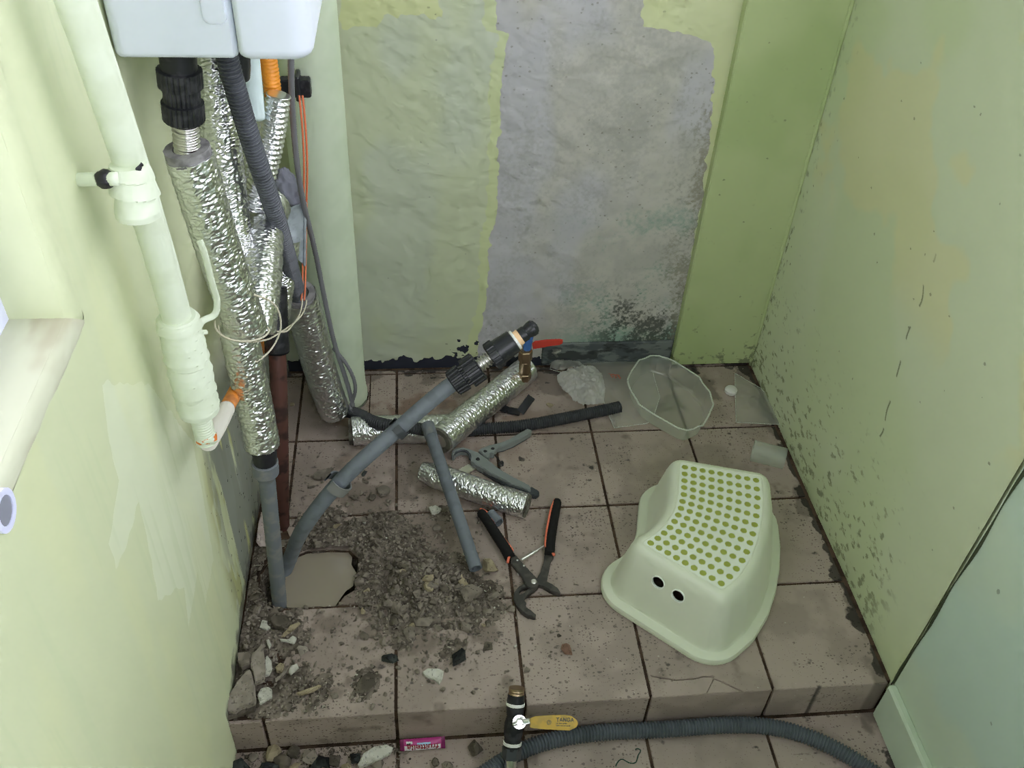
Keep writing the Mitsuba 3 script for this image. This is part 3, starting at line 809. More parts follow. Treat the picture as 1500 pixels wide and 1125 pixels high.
plate('plaster_chip', [(0.0129, 0.0663), (0.0199, 0.0715), (0.032, 0.0862), (0.0295, 0.0767), (0.0203, 0.0677), (0.0143, 0.0605)], 0.006, 0.004, 'm_slab', 'thin pale grey sliver of plaster lying beside the oval chip', 'plaster chip', 11)
plate('plaster_chip', [(-0.0204, 0.1585), (-0.0176, 0.173), (-0.0095, 0.1704), (-0.0078, 0.163), (-0.0029, 0.1574), (-0.0085, 0.1532), (-0.0159, 0.1572)], 0.010, 0.004, 'm_chip_white', 'ragged white plaster chip between the left wall and the tile edge', 'plaster chip', 12)
plate('plaster_chip', [(0.0118, 0.0855), (0.0179, 0.0929), (0.0249, 0.0905), (0.0227, 0.0771), (0.0143, 0.0776)], 0.006, 0.005, 'm_clod_tan', 'squarish grey-tan plaster chip left of the oval white chip', 'plaster chip', 13)
plate('plaster_chip', [(-0.0068, 0.1343), (-0.0032, 0.1361), (0.0009, 0.1268), (-0.001, 0.1198), (-0.0051, 0.1261)], 0.009, 0.004, 'm_chip_white', 'little white plaster chip above the upright pale chip', 'plaster chip', 14)
plate('plaster_chip', [(0.2425, 0.0652), (0.2505, 0.071), (0.2696, 0.0692), (0.2757, 0.064), (0.2729, 0.0509), (0.2679, 0.0433), (0.2595, 0.0517), (0.2502, 0.055), (0.2447, 0.0598)], 0.0005, 0.006, 'm_chip_white', 'white plaster chip with pitted top lying alone on the front tile', 'plaster chip', 15)
plate('wood_splinter', [(0.0178, 0.1482), (0.0289, 0.161), (0.0435, 0.1654), (0.0455, 0.1621), (0.0348, 0.1534), (0.0201, 0.1429), (0.0149, 0.1422)], 0.008, 0.006, 'm_clod_tan', 'tan splinter standing on edge above the white forked chip', 'splinter', 16, (0.5, 0.0))
plate('wood_splinter', [(0.0475, 0.0389), (0.0588, 0.0428), (0.0816, 0.0507), (0.0859, 0.0486), (0.0756, 0.0408), (0.0529, 0.034)], 0.006, 0.005, 'm_clod_tan', 'pale tan splinter lying on the dirt near the step edge', 'splinter', 17)
plate('brown_fragment', [(-0.0051, 0.1701), (-0.0008, 0.1805), (0.0207, 0.1771), (0.0289, 0.1639), (0.0195, 0.1519), (0.005, 0.157)], 0.008, 0.009, 'm_clod_dark', 'brown curved fragment just below the foot of the grey pipe', 'fragment', 18)
plate('pink_shard', [(-0.0446, 0.3373), (-0.0467, 0.371), (-0.0452, 0.3905), (-0.04, 0.3853), (-0.0305, 0.3652), (-0.0236, 0.3433), (-0.026, 0.3316), (-0.0366, 0.3298)], 0.016, 0.010, 'm_pink', 'pinkish white pointed plaster shard leaning at the left wall behind the grey pipe', 'shard', 19, (0.6, 0.3))
lump('dirt_lump', (0.3268, 0.1987, 0.02)[:2], 0.030, 'm_clod', 'largest rounded clod of dirt at the right end of the rubble heap', 'clod', 21, 0.55)
lump('dirt_lump', (0.3645, 0.2646, 0.01)[:2], 0.0185, 'm_clod_tan', 'tan broken clod beside the open end of the short grey pipe', 'clod', 22, 0.6)
lump('dirt_lump', (0.2431, 0.156, 0.02)[:2], 0.019, 'm_clod', 'flat-topped clod at the lower edge of the rubble heap', 'clod', 23, 0.45)
lump('dirt_lump', (0.2005, 0.1814, 0.02)[:2], 0.017, 'm_clod', 'grey clod at the lower left corner of the rubble heap', 'clod', 24, 0.6)
lump('dirt_lump', (0.197, 0.1622, 0.015)[:2], 0.014, 'm_clod_dark', 'smaller dark clod just below the grey clod at the lower left of the heap', 'clod', 25, 0.6)
lump('dirt_lump', (0.2214, 0.1378, 0.01)[:2], 0.017, 'm_clod', 'clod straying below the rubble heap over the tile joint', 'clod', 26, 0.35)
lump('dirt_lump', (0.2121, 0.2567, 0.02)[:2], 0.012, 'm_clod_tan', 'pale clod near the upper left of the rubble heap', 'clod', 27, 0.7)
lump('dirt_lump', (0.1516, 0.0526, 0.008)[:2], 0.019, 'm_clod_dark', 'flat dark clod lying on the tile midway between the hole and the step edge', 'clod', 28, 0.35)
lump('dirt_lump', (0.354, 0.1697, 0.01)[:2], 0.013, 'm_clod', 'triangular clod on the tile below the largest clod', 'clod', 29, 0.5)
lump('dirt_lump', (0.1916, 0.0938, 0.008)[:2], 0.0145, 'm_coal', 'dark wet clod sitting on the front tile joint', 'clod', 30, 0.6)
lump('dirt_lump', (0.3484, 0.1054, 0.006)[:2], 0.012, 'm_clod_dark', 'oval dark clod right of the black crumpled lump', 'clod', 31, 0.35)
lump('black_lump', (0.2995, 0.085, 0.015)[:2], 0.020, 'm_coal', 'black shiny crumpled lump above the white plaster chip', 'lump', 32, 0.75)
lump('red_stone', (0.4792, 0.0921, 0.008)[:2], 0.014, 'm_redstone', 'reddish brown angular stone alone on the front tile left of the stool', 'stone', 33, 0.55)
lump('white_stone', (0.2715, 0.3991, 0.012)[:2], 0.018, 'm_chip_white', 'whitish wedge of plaster under the short grey pipe above the heap', 'stone', 34, 0.6)
lump('white_stone', (0.144, 0.381, 0.012)[:2], 0.0095, 'm_chip_white', 'small whitish stone on the dirt behind the pool', 'stone', 35, 0.7)
lump('white_stone', (0.094, 0.3708, 0.012)[:2], 0.011, 'm_clod_tan', 'grey-white stone beside the long grey pipe behind the pool', 'stone', 36, 0.6)
lump('white_stone', (0.1493, 0.2262, 0.012)[:2], 0.0085, 'm_clod_tan', 'tan stone at the right rim of the pool', 'stone', 37, 0.8)
lump('dirt_lump', (0.1382, 0.244, 0.008)[:2], 0.012, 'm_clod', 'clod half sunk in the right rim of the pool', 'clod', 38, 0.9)
lump('dirt_lump', (0.274, 0.3596, 0.01)[:2], 0.012, 'm_clod', 'clod beneath the whitish wedge of plaster under the short grey pipe', 'clod', 39, 0.6)
disc = rough(turned((*(0.176, 0.4538), 0.0), (*(0.176, 0.4538), 1.0), [(0, 0.010), (0.003, 0.0125), (0.008, 0.0125), (0.010, 0.011)], 14), 0.0012, 120, 3, 0.005)
solo('round_stone', disc, 'm_clod', 'round flat disc of mortar on the tile above the rubble heap', 'stone', 30)
lump('dirt_lump', (0.1547, 0.4409, 0.006)[:2], 0.0105, 'm_clod_dark', 'dark clod touching the round flat disc of mortar', 'clod', 41, 0.6)
lump('dirt_lump', (0.1216, 0.4426, 0.006)[:2], 0.0105, 'm_clod_dark', 'dark wet clod left of the round flat disc of mortar', 'clod', 42, 0.5)
lump('dirt_lump', (0.1377, 0.5034, 0.006)[:2], 0.0085, 'm_coal', 'black clod right of the pipe clip on the tile', 'clod', 43, 0.6)
plate('mortar_flake', [(0.0394, 0.4997), (0.0472, 0.5129), (0.0685, 0.5188), (0.0803, 0.5196), (0.0713, 0.5036), (0.068, 0.4929), (0.0545, 0.4909), (0.0437, 0.4928)], 0.001, 0.006, 'm_clod', 'grey mortar flake left of the pipe clip on the dirty tile', 'flake', 44)
lump('small_stone', (0.5222, 0.6829, 0.004)[:2], 0.009, 'm_clod_tan', 'small pale stone on the tile left of the plastic bag', 'stone', 45, 0.5)
lump('small_stone', (0.0827, 0.6701, 0.004)[:2], 0.006, 'm_chip_white', 'tiny pale stone beside the foot of the drain pipe', 'stone', 46, 0.5)
lump('small_stone', (-0.0147, 0.7097, 0.004)[:2], 0.007, 'm_clod_tan', 'small pale stone between the red steel pipe and the back wall', 'stone', 47, 0.5)
lump('small_stone', (0.4624, 0.7878, 0.004)[:2], 0.007, 'm_clod_tan', 'little tan crumb at the foot of the back wall left of the brass valve', 'stone', 48, 0.5)

# debris on the lower floor
lowg = []
for k in range(420):
    x, y = rng.uniform(XL + 0.01, 0.22), -abs(rng.normal(0, 0.022)) - 0.004
    q_ = 0.0014 * 4 ** (rng.random() ** 2)
    c = chunk(rng, q_, 0.6, 9)
    c.apply_translation([x, y, ZL + q_ * 0.4])
    lowg.append(c)
solo('step_gravel', join(lowg), 'm_mud', 'gravel and mortar crumbs on the lower floor at the foot of the step', 'gravel', kind='stuff')
plate('plaster_slab', [(0.1388, -0.0404), (0.1479, -0.0238), (0.1641, -0.0148), (0.182, -0.0122), (0.1932, -0.0182), (0.1891, -0.0267), (0.17, -0.0354), (0.1538, -0.0414), (0.1417, -0.0451)], ZL + 0.008, 0.008, 'm_chip_white', 'long white plaster slab on the lower floor at the foot of the step', 'slab', 51, (0.15, 0))
low = [(-0.0217, -0.0143, -0.078), (0.0038, -0.0292, -0.078), (0.0238, -0.0218, -0.078), (0.0425, -0.0341, -0.078), (0.0654, -0.0203, -0.078), (0.0819, -0.0324, -0.078), (0.1025, -0.0273, -0.078), (0.1219, -0.0396, -0.078), (-0.0412, -0.0239, -0.078), (0.1339, -0.025, -0.078), (0.0382, -0.0073, -0.078), (0.0068, -0.0073, -0.078), (0.091, -0.0461, -0.078)]
for k, q in enumerate(low):
    lump('step_rubble', (q[0], q[1] - 0.004, ZL + 0.008), 0.013 + 0.006 * (k % 3) / 2, ('m_clod', 'm_clod_tan', 'm_clod_dark', 'm_coal')[(k * 7) % 4 if k != 8 else 3], 'broken lump of mortar on the lower floor against the left end of the step', 'lump', 60 + k, 0.65, 'mortar lumps at the foot of the step')
lump('dirt_lump', (*(0.3228, -0.0268), ZL + 0.009), 0.0155, 'm_clod_dark', 'dark brown pointed clod on the lower floor between the wrapper and the valve', 'clod', 80, 0.75)
lump('dirt_lump', (*(0.2589, -0.0415), ZL + 0.004), 0.010, 'm_clod_dark', 'small dark clod on the lower floor below the pink wrapper', 'clod', 81, 0.5)
lump('dirt_lump', (*(0.2768, -0.0472), ZL + 0.004), 0.013, 'm_clod', 'flat grey clod on the lower floor at the bottom of the frame below the wrapper', 'clod', 82, 0.35)
lump('dirt_lump', (*(0.1679, -0.0385), ZL + 0.004), 0.018, 'm_clod', 'grey clod under the long white plaster slab on the lower floor', 'clod', 83, 0.45)

# ------------------------------------------------------------------ boiler and what hangs from it
bp = sg.box(XL + 0.003, 0.205, 0.146, 0.66)
bp = bp.buffer(-0.02).buffer(0.02)


def rounded_block(poly, z0, z1, r=0.012, seg=5):
    """A prism whose lower rim is rounded."""
    prof = [(r - r * math.sin(a), z0 + r - r * math.cos(a)) for a in np.linspace(0, math.pi / 2, seg)]
    rings = [np.array(poly.buffer(-d + 1e-6).exterior.segmentize(0.01).coords) for d, _ in prof]
    ms, N = [], 160
    V = []
    for rr, (d, z) in zip(rings, prof):
        L = np.r_[0, np.cumsum(np.linalg.norm(np.diff(rr, axis=0), axis=1))]
        a0 = np.argmin(np.abs(np.arctan2(rr[:-1, 1] - poly.centroid.y, rr[:-1, 0] - poly.centroid.x)))
        u = (np.linspace(0, L[-1], N, endpoint=False) + L[a0]) % L[-1]
        V.append(np.c_[np.interp(u, L, rr[:, 0]), np.interp(u, L, rr[:, 1]), np.full(N, z)])
    V.append(np.c_[V[-1][:, :2], np.full(N, z1)])
    v = np.vstack(V)
    f = []
    for k in range(len(V) - 1):
        j = np.arange(N)
        q = (j + 1) % N
        f += [np.stack([k * N + j, k * N + q, (k + 1) * N + q], 1), np.stack([k * N + j, (k + 1) * N + q, (k + 1) * N + j], 1)]
    e = len(v)
    v = np.vstack([v, [poly.centroid.x, poly.centroid.y, z0], [poly.centroid.x, poly.centroid.y, z1]])
    o = (len(V) - 1) * N
    j = np.arange(N)
    q = (j + 1) % N
    f += [np.stack([j * 0 + e, q, j], 1), np.stack([j * 0 + e + 1, o + j, o + q], 1)]
    return trimesh.Trimesh(v, np.vstack(f), process=False)


boiler = thing('boiler', 'white wall-hung gas boiler on the left wall above the foil-wrapped pipes', 'boiler')
put('chassis', rounded_block(sg.box(XL + 0.003, 0.207, 0.0745, 0.655).buffer(-0.006).buffer(0.006), 0.934, 1.5, 0.006), 'm_boiler', 30, boiler)
put('cover', rounded_block(sg.box(0.0765, 0.205, 0.150, 0.66).buffer(-0.022).buffer(0.022).union(sg.box(0.0765, 0.205, 0.1, 0.66)), 0.932, 1.5, 0.012), 'm_boiler', 30, boiler)
bx0, bx1, bz = 0.0459, 0.0695, 0.9701
tp = sg.box(bx0, bz, bx1, 1.4).buffer(-0.008).buffer(0.008)
tr = extrude(tp, 0, 0.0028, 0.0015)
tr.apply_transform(trimesh.transformations.rotation_matrix(math.pi / 2, [1, 0, 0]))
tr.apply_translation([0, 0.2072, 0])
lab(put('service_plate', tr, 'm_boiler', 25, boiler), 'rounded raised plate on the side')


def wrinkle(s, t, x):
    c, d = np.cos(t), np.sin(t)
    a = meshkit.fbm(x * 110, 2, 4)
    w = meshkit.noise(np.stack([c * 3.0, d * 3.0, s * 120], -1), 9)
    b = meshkit.noise(np.stack([s * 330 + 2.2 * w, c * 4.2, d * 4.2], -1), 5)
    e = meshkit.noise(np.stack([s * 520 + 2.0 * w + 9, c * 7.0, d * 7.0], -1), 6)
    return (a - 0.5) * 0.0018 + (1 - np.abs(2 * b - 1)) * 0.0024 + (1 - np.abs(2 * e - 1)) * 0.0013 - 0.0016


def ridge(s, t, x):
    return 0.0016 * np.sin(s * 2 * np.pi / 0.0078) + 0.6 * wrinkle(s, t, x)


def foil(pts, r, bump=wrinkle, name='foil_jacket', parent=None):
    return put(name, sweep(pts, r, 96, 0.0009, bump), 'm_foil', True, parent)


def foam_end(p, toward, r, parent, mat='m_foam', out=0.004):
    """The cut end of the foam sleeve, a ring that stands a little out of the foil."""
    p, q = np.array(p, float), np.array(toward, float)
    d = (q - p) / np.linalg.norm(q - p)
    lab(put('foam_core', rough(ring(p - d * 0.004, p + d * out, r * 0.96, r * 0.6, 40), 0.0012, 160, 2), mat, 40, parent), 'grey foam core at the cut end')


# foil pipe 1: from the black union down to the tied elbow, then on to the grey pipe
F1 = [(-0.0009, 0.235, 0.8128), (0.0051, 0.237, 0.7489), (0.0119, 0.24, 0.6709), (0.0213, 0.242, 0.5965), (0.025, 0.245, 0.5586)]
t1 = thing('insulated_pipe', 'foil-wrapped pipe slanting down from the black union nut under the boiler to the tied elbow', 'pipe')
foil(F1, 0.0255, parent=t1)
foam_end(F1[0], 2 * np.array(F1[0]) - np.array(F1[1]), 0.0265, t1, out=0.010)
u0, u1 = (0.008, 0.235, 0.9204), (0.001, 0.235, 0.8439)
lab(put('corrugated_hose', sweep([(0.0032, 0.235, 0.8638), (-0.0035, 0.235, 0.8027)], 0.0135, 32, 0.0008, lambda s, t, x: 0.0016 * np.sin(s * 2 * np.pi / 0.0062)), 'm_steel', True, t1), 'stainless corrugated hose')
dz = np.linalg.norm(np.array((0.0014, 0.235, 0.8543)) - np.array((0.0093, 0.235, 0.9419)))
lab(put('union_nut', turned((0.0093, 0.235, 0.9419), (0.0014, 0.235, 0.8543), [(0, 0.019), (dz * 0.33, 0.019), (dz * 0.34, 0.0235), (dz * 0.55, 0.0235), (dz * 0.57, 0.0195), (dz * 0.74, 0.0195), (dz * 0.75, 0.0225), (dz * 0.97, 0.0225), (dz, 0.0205)], 96, (24, 0.0012, dz * 0.34, dz)), 'm_black_dusty', 30, t1), 'black plastic union nut')
F3 = [(0.0163, 0.24, 0.5422), (0.017, 0.239, 0.4897), (0.0195, 0.235, 0.4238), (0.0214, 0.228, 0.3605)]
t3 = thing('insulated_pipe', 'foil-wrapped pipe hanging below the tied elbow and ending above the black coupler', 'pipe')
foil([(F3[0][0], F3[0][1] + 0.004, F3[0][2] + 0.02)] + F3, 0.0235, parent=t3)
FV = [(0.0281, 0.272, 0.5329), (0.0316, 0.31, 0.5577), (0.0307, 0.37, 0.5732), (0.0277, 0.43, 0.5861), (0.0343, 0.5, 0.5958)]
tv = thing('insulated_pipe', 'short foil-wrapped branch rising behind the elbow to the left of the dark conduit', 'pipe')
foil(FV, lambda s: 0.0275 + 0.0025 * min(1, s / 0.15), parent=tv)
FD = [(-0.0002, 0.44, 0.8623), (-0.0023, 0.435, 0.804), (-0.0055, 0.42, 0.7154), (-0.0062, 0.4, 0.6218), (0.0023, 0.36, 0.569)]
td = thing('insulated_pipe', 'straight foil-wrapped pipe dropping from the boiler behind the black union nut', 'pipe')
foil(FD, 0.0255, parent=td)
E1 = [(-0.0042, 0.495, 0.6013), (0.0176, 0.51, 0.6579), (0.038, 0.53, 0.7121), (0.0441, 0.54, 0.7385)]
te = thing('insulated_pipe', 'smooth foil sleeve with a cut lower end hidden partly by the dark conduit', 'pipe')
foil(E1, 0.0175, parent=te)
foam_end(E1[0], 2 * np.array(E1[0]) - np.array(E1[1]), 0.018, te, 'm_foam_dirty', 0.003)
E2 = [(0.0712, 0.47, 0.7817), (0.0612, 0.468, 0.7416), (0.0461, 0.465, 0.692), (0.0278, 0.455, 0.6441), (0.0185, 0.45, 0.6205)]
tr2 = thing('insulated_pipe', 'thin foil sleeve with ring-shaped ridges below the orange tube', 'pipe')
foil(E2, lambda s: 0.0145 + 0.004 * s / 0.2, ridge, parent=tr2)
F5 = [(0.0344, 0.52, 0.4659), (0.0271, 0.5, 0.4334), (0.0208, 0.48, 0.4005)]
t5 = thing('insulated_pipe', 'small piece of foil sleeve behind the dark conduit above the red pipe', 'pipe')
foil([(0.0431, 0.54, 0.5108)] + F5, 0.0215, parent=t5)

# dark conduit into the leaning foil sleeve
conduit = thing('conduit', 'dark grey corrugated conduit running from under the boiler into the leaning foil sleeve', 'conduit')
CN = [(0.0318, 0.36, 0.8947), (0.0363, 0.365, 0.8346), (0.0435, 0.385, 0.7431), (0.0517, 0.425, 0.6283), (0.0512, 0.5, 0.4856), (0.0456, 0.58, 0.3614), (0.0484, 0.605, 0.2668)]
put('tube', sweep(CN, 0.0122, 28, 0.0007, lambda s, t, x: 0.0016 * np.clip(1.6 * np.sin(s * 2 * np.pi / 0.0052), -1, 0.8)), 'm_conduit', True, conduit)
lab(put('end_nut', turned((0.0344, 0.4, 0.8795), (0.0315, 0.4, 0.8387), [(0, 0.02), (0.03, 0.02), (0.046, 0.018)], 24), 'm_black', 30, conduit), 'black nut under the boiler')
F4 = [(0.046, 0.585, 0.3694), (0.0519, 0.608, 0.28), (0.0606, 0.635, 0.1511), (0.0773, 0.65, 0.0456)]
F4[-1] = (F4[-1][0], F4[-1][1], 0.034)
t4 = thing('insulated_pipe', 'foil sleeve leaning against the green drain pipe with the dark conduit in its top', 'pipe')
put('foil_jacket', sweep(F4, 0.0295, 96, 0.0009, wrinkle, caps=False), 'm_foil', True, t4)
foam_end(F4[0], 2 * np.array(F4[0]) - np.array(F4[1]), 0.0295, t4, out=0.006)
put('foam_sleeve', sweep(F4, 0.0235, 40, 0.01), 'm_foam', True, t4)

# the black floor conduit that leaves the sleeve, crosses the foil tube and runs to the bag
fh = thing('floor_conduit', 'dark corrugated conduit crossing the floor from the leaning sleeve to the plastic bag', 'conduit')
FH = [F4[-1], (0.1207, 0.6383, 0.036), (0.154, 0.5947, 0.055), (0.1946, 0.5699, 0.064), (0.2342, 0.5665, 0.06), (0.2947, 0.5853, 0.028), (0.3647, 0.6051, 0.0135), (0.4493, 0.6124, 0.0125), (0.5363, 0.629, 0.0125), (0.626, 0.6501, 0.0125), (0.6688, 0.661, 0.0125)]
put('tube', sweep(FH, 0.0116, 26, 0.0007, lambda s, t, x: 0.0014 * np.clip(1.6 * np.sin(s * 2 * np.pi / 0.0048), -1, 0.8)), 'm_hose_dark', True, fh)

# foil pieces on the floor
tA = thing('insulation_tube', 'foil tube lying along the floor under the long grey pipe with a dark foam end', 'insulation tube')
A_ = [(0.1136, 0.5954, 0.028), (0.1998, 0.5974, 0.028), (0.2814, 0.5957, 0.028), (0.3254, 0.5977, 0.028)]
foil(A_, 0.0275, parent=tA)
foam_end(A_[0], 2 * np.array(A_[0]) - np.array(A_[1]), 0.0275, tA, 'm_foam_dirty', 0.006)
tB = thing('insulation_tube', 'foil-wrapped pipe running diagonally over the floor to the brass valve at the back wall', 'insulation tube')
B_ = [(0.2867, 0.5452, 0.045), (0.325, 0.5931, 0.04), (0.3894, 0.6662, 0.034), (0.4532, 0.7374, 0.032), (0.4814, 0.768, 0.032)]
foil(B_, 0.0275, parent=tB)
foam_end(B_[0], 2 * np.array(B_[0]) - np.array(B_[1]), 0.0275, tB, 'm_foam_dirty', 0.004)
tC = thing('insulation_tube', 'loose short foil tube on the floor between the pipe cutter and the pliers', 'insulation tube')
C_ = [(0.248, 0.4855, 0.023), (0.303, 0.4579, 0.023), (0.3781, 0.4176, 0.023), (0.4407, 0.3873, 0.023)]
foil(C_, lambda s: 0.0225 * min(1.0, 0.72 + s * 9), parent=tC)
foam_end(C_[-1], 2 * np.array(C_[-1]) - np.array(C_[-2]), 0.0225, tC, 'm_foam_dirty', 0.003)

# drain pipe at the back wall
dp = thing('drain_pipe', 'thick pale green vertical drain pipe against the back wall right of the boiler', 'pipe')
put('pipe', sweep([(0.0855, 0.7345, -0.003), (0.0865, 0.7345, 0.5), (0.09, 0.735, TOP)], lambda s: 0.0505 + (0.0035 * math.exp(-((s - 0.01) / 0.02) ** 2)), 64, 0.01, lambda s, t, x: 0.001 * (meshkit.fbm(x * 25, 3) - 0.5)), 'm_drain', True, dp)

# left green pipe with taped joints, on the left wall
gp = thing('water_pipe', 'pale green painted water pipe with taped joints standing off the left wall', 'pipe')
G = [(-0.006, 0.0773, 0.5237), (-0.006, 0.0677, 0.5921), (-0.006, 0.0735, 0.7213), (-0.007, 0.0521, 0.9023), (-0.008, 0.0376, 1.0545)]
GA, GB = np.array(G[0]), np.array(G[3])
gd = (GB - GA) / np.linalg.norm(GB - GA)
put('pipe', sweep([G[1], G[2], G[3], tuple(np.array(G[3]) + gd * 0.6)], 0.0154, 40, 0.006, lambda s, t, x: 0.0006 * (meshkit.fbm(x * 90, 3) - 0.5)), 'm_pipe_green', True, gp)


def taped(i0, i1, r0, seed, pitch=0.011):
    q0, q1 = np.array(i0), np.array(i1)
    rg = np.random.default_rng(seed)
    L = np.linalg.norm(q1 - q0)
    edges = np.cumsum(np.r_[0, rg.uniform(0.6, 1.4, 40) * pitch])
    amp = rg.uniform(-0.0016, 0.0014, 41)

    def bump(s, t, x):
        ss = s + 0.003 * np.sin(t + seed)
        k = np.clip(np.searchsorted(edges, ss) - 1, 0, 40)
        fr = (ss - edges[k]) / pitch
        return amp[k] + 0.0036 * (1 - fr) + 0.0012 * (meshkit.fbm(x * 110, 3, seed) - 0.5)
    return sweep([q0, q1], lambda s: r0 * (0.9 + 0.1 * min(1, s / 0.006, max(0, L - s) / 0.006)), 56, 0.0012, bump)


lab(put('tape_wrap', taped((-0.006, 0.0751, 0.5725), (-0.006, 0.0759, 0.7087), 0.0205, 3), 'm_pipe_green', 35, gp), 'lower painted tape winding')
lab(put('tape_wrap', taped((-0.006, 0.0397, 0.8528), (-0.006, 0.0431, 0.9036), 0.0182, 4, 0.016), 'm_pipe_green', 35, gp), 'upper painted tape winding')
lab(put('neck', sweep([(-0.006, 0.0711, 0.5229), (-0.006, 0.0722, 0.5332), (-0.006, 0.071, 0.5731), (-0.006, 0.069, 0.5846)], 0.0118, 32, 0.001, lambda s, t, x: 0.0004 * np.sign(np.sin(s * 2 * np.pi / 0.004))), 'm_pipe_green', 35, gp), 'ribbed neck above the elbow')
lab(put('elbow', sweep([(-0.004, 0.0643, 0.5238), (-0.006, 0.0759, 0.5319)], lambda s: 0.0129 if s > 0.004 else 0.0085 + s * 1.1, 28, 0.002), 'm_elbow', True, gp), 'orange elbow with chipped paint')
lab(put('standoff', sweep([(-0.012, 0.0231, 0.8995), (-0.052, 0.0358, 0.8921)], 0.0062, 16, 0.004), 'm_pipe_green', True, gp), 'short painted standoff pin')
rust = rough(trimesh.creation.icosphere(3, 0.0088), 0.0012, 260, 8)
pin0, pin1 = np.array((-0.012, 0.0231, 0.8995)), np.array((-0.052, 0.0358, 0.8921))
rust.apply_translation(pin0 + (pin1 - pin0) * 0.3)
lab(put('rust_spot', rust, 'm_black_dusty', True, gp), 'dark rusty spot on the standoff pin')
marks = []
for q, r in [((0.0056, 0.0315, 0.905), 0.0026), ((0.0082, 0.033, 0.9076), 0.002), ((0.0029, 0.0303, 0.9023), 0.0018), ((0.0052, 0.0323, 0.8958), 0.003), ((0.0023, 0.0309, 0.8945), 0.0024), ((0.0074, 0.034, 0.8935), 0.0022), ((0.0047, 0.0326, 0.8909), 0.0019)]:
    m = rough(trimesh.creation.icosphere(2, r), r * 0.5, 500, 3)
    nn = np.array(q) - GA
    nn -= gd * (nn @ gd)
    nn /= np.linalg.norm(nn)
    vv = np.array(m.vertices)
    vv -= np.outer(vv @ nn, nn) * 0.5
    marks.append(trimesh.Trimesh(vv + np.array(q), m.faces, process=False))
lab(put('paint_chip', join(marks), 'm_black_dusty', True, gp), 'dark patch where the paint has chipped')
cp = thing('orange_pipe', 'orange plastic pipe with a taped end running along the left wall behind the foil', 'pipe')
CP = [(-0.004, 0.0698, 0.5241), (-0.004, 0.1136, 0.5045), (-0.004, 0.1804, 0.4777), (-0.006, 0.284, 0.4328), (-0.01, 0.4941, 0.3335)]
put('pipe', sweep(CP[1:], 0.0098, 28, 0.004), 'm_cpvc', True, cp)
lab(put('tape_wrap', sweep(CP[:3], lambda s: 0.0112 - 0.01 * max(0, s - 0.055), 28, 0.0012, lambda s, t, x: 0.0004 * np.sin(s * 2 * np.pi / 0.005)), 'm_tape', True, cp), 'grey-white thread tape')
st = thing('pipe_strap', 'pale green bent metal strap hooked beside the foil pipe above the taped joint', 'strap')
put('band', sweep([(0.0004, 0.2, 0.7238), (0.0042, 0.198, 0.694), (0.0062, 0.196, 0.6611), (0.0075, 0.193, 0.637), (0.0021, 0.188, 0.6243), (-0.0072, 0.18, 0.6243), (-0.0123, 0.17, 0.6228), (-0.0127, 0.165, 0.6111)], 0.0042, 12, 0.003, flat=(1.0, 0.45)), 'm_pipe_green', True, st)
put('bolt', turned((-0.0196, 0.16, 0.6173), (-0.0051, 0.17, 0.6132), [(0, 0.005), (0.006, 0.0055), (0.012, 0.004), (0.018, 0.003)], 8), 'm_pipe_green', False, st)

# grey pipe with its coupler, the red pipe
g1 = thing('grey_pipe', 'upright grey plastic pipe from the black coupler down into the hole by the left wall', 'pipe')
q0, q1 = (0.0245, 0.226, 0.3679), (0.0212, 0.224, 0.3178)
put('pipe', sweep([(0.0221, 0.224, 0.325), (0.0147, 0.221, 0.1909), (0.0055, 0.218, 0.0232), (0.0021, 0.216, -0.0358)], 0.0122, 32, 0.006), 'm_pe_dirty', True, g1)
lab(put('coupler', turned(q0, q1, [(0, 0.0165), (0.006, 0.0175), (0.03, 0.0175), (0.031, 0.0165), (0.062, 0.0165)], 32), 'm_black', 30, g1), 'black coupler')
lab(put('nut', turned((0.0214, 0.224, 0.3307), (0.0196, 0.223, 0.297), [(0, 0.0185), (0.001, 0.0195), (0.022, 0.0195), (0.026, 0.016), (0.034, 0.0135)], 32), 'm_pe_dirty', 30, g1), 'grey nut')
rp = thing('steel_pipe', 'dark red rusty steel pipe standing behind the grey pipe', 'pipe')
RP = [(-0.0083, 0.384, -0.0106), (0.0078, 0.39, 0.1531), (0.0215, 0.415, 0.3178), (0.0256, 0.45, 0.4163), (0.0268, 0.475, 0.4644)]
put('pipe', sweep(RP, 0.0138, 32, 0.006, lambda s, t, x: 0.0008 * (meshkit.fbm(x * 120, 3) - 0.5)), 'm_redpipe', True, rp)
lab(put('coupling', sweep([RP[4], RP[3], (0.0237, 0.432, 0.3683)], 0.0195, 32, 0.004, lambda s, t, x: 0.0008 * (meshkit.fbm(x * 120, 3) - 0.5)), 'm_black_dusty', True, rp), 'dark coupling at the top')

# the long free pipe with its fittings
lp = thing('long_grey_pipe', 'long grey plastic pipe rising from the hole and arching right to the black fittings', 'pipe')
LP = [(-0.0107, 0.2658, -0.035), (0.009, 0.2866, 0.0), (0.0596, 0.2518, 0.1515), (0.1182, 0.2599, 0.2382), (0.17, 0.2798, 0.2839), (0.2175, 0.3021, 0.3165), (0.2671, 0.3218, 0.354), (0.3034, 0.3328, 0.3797)]
put('pipe', sweep(LP, 0.0125, 32, 0.005), 'm_pe', True, lp)
fa, fb = np.array((0.2992, 0.3311, 0.3771)), np.array((0.4241, 0.3767, 0.4478))
ax = (fb - fa) / np.linalg.norm(fb - fa)


def on(d):
    return fa + ax * d


